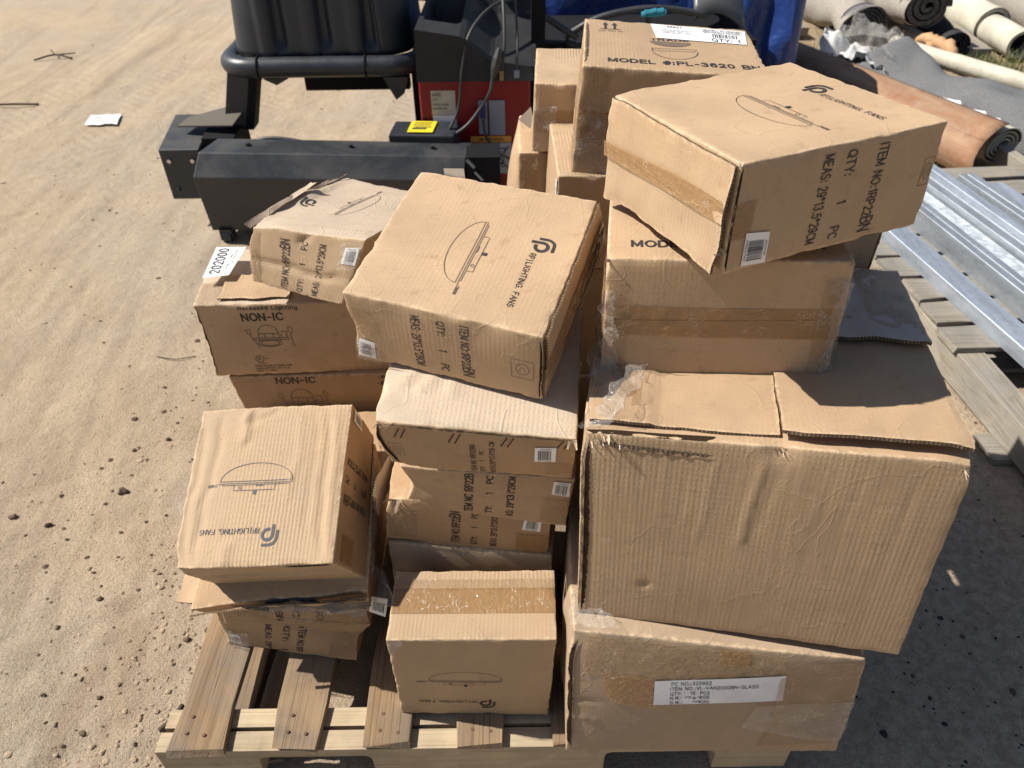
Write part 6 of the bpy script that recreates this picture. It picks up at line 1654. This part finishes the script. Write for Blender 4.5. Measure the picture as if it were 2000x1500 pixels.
for k in range(4):
    pts = [(2.66 + .03 * k + .02 * math.sin(t * 5 + k), 4.72 - .05 * k + t * .18 + .22, .10 + .05 * math.sin(t * 3.1)) for t in np.linspace(0, 1, 7)]
    mb.tube(pts, [.02, .035, .03, .04, .03, .02, .01], 7)
o_ = mb.build('foam_underlay', plain('tan_foam', (.50, .29, .15), .8), None, smooth=True); tag(o_, 'crumpled tan foam underlay beside the charcoal carpet roll', 'underlay')
# timber lying behind the rolls
for i, (a, b, z_) in enumerate([((2.05, 5.6), (1.85, 7.2), .05), ((3.05, 5.05), (3.15, 6.2), .05)]):
    mb = MB(); d = np.array(b) - np.array(a); L = np.linalg.norm(d); mb.box(((a[0] + b[0]) / 2, (a[1] + b[1]) / 2, z_), (.14, L, .05), rz=math.atan2(-d[0], d[1]))
    o_ = mb.build('timber', WOODGY, None); tag(o_, ['weathered timber beside the beige carpet roll', 'weathered timber beneath the cream vinyl rolls'][i], 'timber')

# dry grass
GR1 = plain('dry_grass', (.34, .27, .13), .9, var=.3, vs=30); GR2 = plain('green_grass', (.13, .15, .045), .9, var=.3, vs=30)
mb = MB()
def blades(cx_, cy_, n, sp, h, mi):
    for _ in range(n):
        x = rng.normal(cx_, sp); y = rng.normal(cy_, sp); hh = rng.uniform(.3, 1) * h; a = rng.uniform(0, 6.28); l = rng.uniform(.2, .9) * hh; w = .0022
        dx, dy = math.cos(a), math.sin(a); z = 0
        pts = [(x - dy * w, y + dx * w, z), (x + dy * w, y - dx * w, z), (x + dx * l * .45 + dy * w * .7, y + dy * l * .45 - dx * w * .7, z + hh * .7), (x + dx * l * .45 - dy * w * .7, y + dy * l * .45 + dx * w * .7, z + hh * .7), (x + dx * l, y + dy * l, z + hh)]
        mb.add(pts, [(0, 1, 2, 3), (3, 2, 4)], None, mi)
for _ in range(90):
    x = rng.uniform(2.3, 4.4); y = rng.uniform(3.0, 6.2)
    if x + .35 * y < 3.75: continue
    blades(x, y, 40, .09, .07, 1 if rng.random() < .3 else 0)
for (x, y, n_, sp, h, k) in [(3.15, 4.72, 260, .13, .13, 1), (2.95, 4.95, 160, .09, .10, 1), (1.95, 5.2, 200, .12, .10, 0), (1.75, 5.4, 160, .12, .12, 1), (2.05, 3.15, 120, .05, .09, 0), (2.35, 3.12, 160, .12, .07, 0), (2.6, 3.1, 200, .15, .06, 0), (1.90, 3.30, 90, .03, .10, 1), (2.75, 2.9, 160, .15, .05, 0)]:
    blades(x, y, n_, sp, h, k)
o_ = mb.build('dry_grass', [GR1, GR2]); tag(o_, kind='stuff')

# ================================================================== small things on the sand
mb = MB(); g = Noise(91, 8, 3)
P = np.array([(-2.364, 4.162), (-2.187, 4.171), (-2.224, 4.323), (-2.387, 4.305)])
U, V = np.meshgrid(np.linspace(0, 1, 14), np.linspace(0, 1, 12), indexing='ij')
X = ((1 - U) * (1 - V))[..., None] * P[0] + (U * (1 - V))[..., None] * P[1] + (U * V)[..., None] * P[2] + ((1 - U) * V)[..., None] * P[3]
Zp = .008 + .004 * g(np.stack([X[..., 0], X[..., 1], U * 0], -1), 2.2)
mb.grid(np.stack([X[..., 0], X[..., 1], ground_h(X[..., 0], X[..., 1]) + Zp], -1)); o_ = mb.build('sheet_of_paper', WHITE, None, smooth=True); tag(o_, 'white printed sheet of paper lying alone on the sand at the left', 'paper')
par = o_
mb = MB()
for k in range(7):
    v = .14 + .11 * k; b0, b1 = .14, .86 - .2 * rng.random()
    us = np.linspace(b0, b1, 14)
    if k % 2: us = us[:10]
    for a, b in zip(us[:-1], us[1:]):
        if rng.random() < .3: continue
        q4 = [(a, v), (b, v), (b, v + .035), (a, v + .035)]
        pts = []
        for (uu, vv) in q4:
            xx = (1 - uu) * (1 - vv) * P[0] + uu * (1 - vv) * P[1] + uu * vv * P[2] + (1 - uu) * vv * P[3]
            pts.append((xx[0], xx[1], gz(xx[0], xx[1]) + .0095 + .004 * float(g(np.array([xx[0], xx[1], 0.]), 2.2))))
        mb.add(pts, [(0, 1, 2, 3)])
mb.build('printed_lines', plain('pale_print', (.45, .45, .47), .6), par)
TWIG = plain('dry_twig', (.075, .052, .035), .9, var=.3, vs=60)
def twig(pts, r, label, extra=()):
    mb = MB(); mb.tube(smoothp([(x, y, gz(x, y) + r + .002 + dz) for x, y, dz in pts], 5), r, 6)
    for e in extra: mb.tube(smoothp([(x, y, gz(x, y) + r + .002 + dz) for x, y, dz in e], 5), r * .7, 6)
    o_ = mb.build('twig', TWIG, None, smooth=True); tag(o_, label, 'twig', 'twigs on the sand')
twig([(-3.15, 4.45, 0), (-2.95, 4.46, .01), (-2.78, 4.50, 0)], .006, 'longer straight twig at the left edge of the sand')
twig([(-3.22, 5.36, 0), (-3.10, 5.42, .02), (-2.98, 5.40, 0)], .006, 'short forked twig near the top left of the sand', [[(-3.1, 5.42, .02), (-3.16, 5.50, .03)], [(-3.08, 5.42, .02), (-3.0, 5.50, .01)]])
twig([(-1.20, 2.02, 0), (-1.13, 2.0, .003), (-1.07, 2.02, 0)], .0015, 'thin twig on the sand beside the rear left cartons')
twig([(-.735, .735, 0), (-.715, .760, .004), (-.705, .790, 0)], .006, 'stubby twig beside the pallet left corner')
CL = [((-1.078, 1.409), .020, 'largest dark dirt clod on the open sand'), ((-1.333, 1.319), .014, 'dark clod at the left edge of the photo'), ((-1.225, 1.288), .013, 'dark clod right of the one at the left edge'),
      ((-1.159, 1.71), .014, 'dark clod farthest back of the row left of the fan carton'), ((-1.025, 1.617), .011, 'bluish clod nearest the leaning fan carton'), ((-1.107, 1.571), .013, 'clod in front of the farthest back one'),
      ((-.993, 1.06), .012, 'dark clod midway down the sand on the left'), ((-1.063, .987), .010, 'half-buried clod left of the midway one'), ((-.901, .739), .012, 'paired dark clod near the bottom of the sand'),
      ((-1.019, .821), .009, 'small clod at bottom left'), ((-.897, .818), .009, 'reddish small clod above the paired one'), ((-.711, .971), .013, 'dark clod beside the pallet just under the crushed stack'), ((-.752, .952), .014, 'crumbly clod left of the one beside the pallet')]
for i, (p, r, lb_) in enumerate(CL): stone_thing(p, r * .6, DIRTD, lb_)
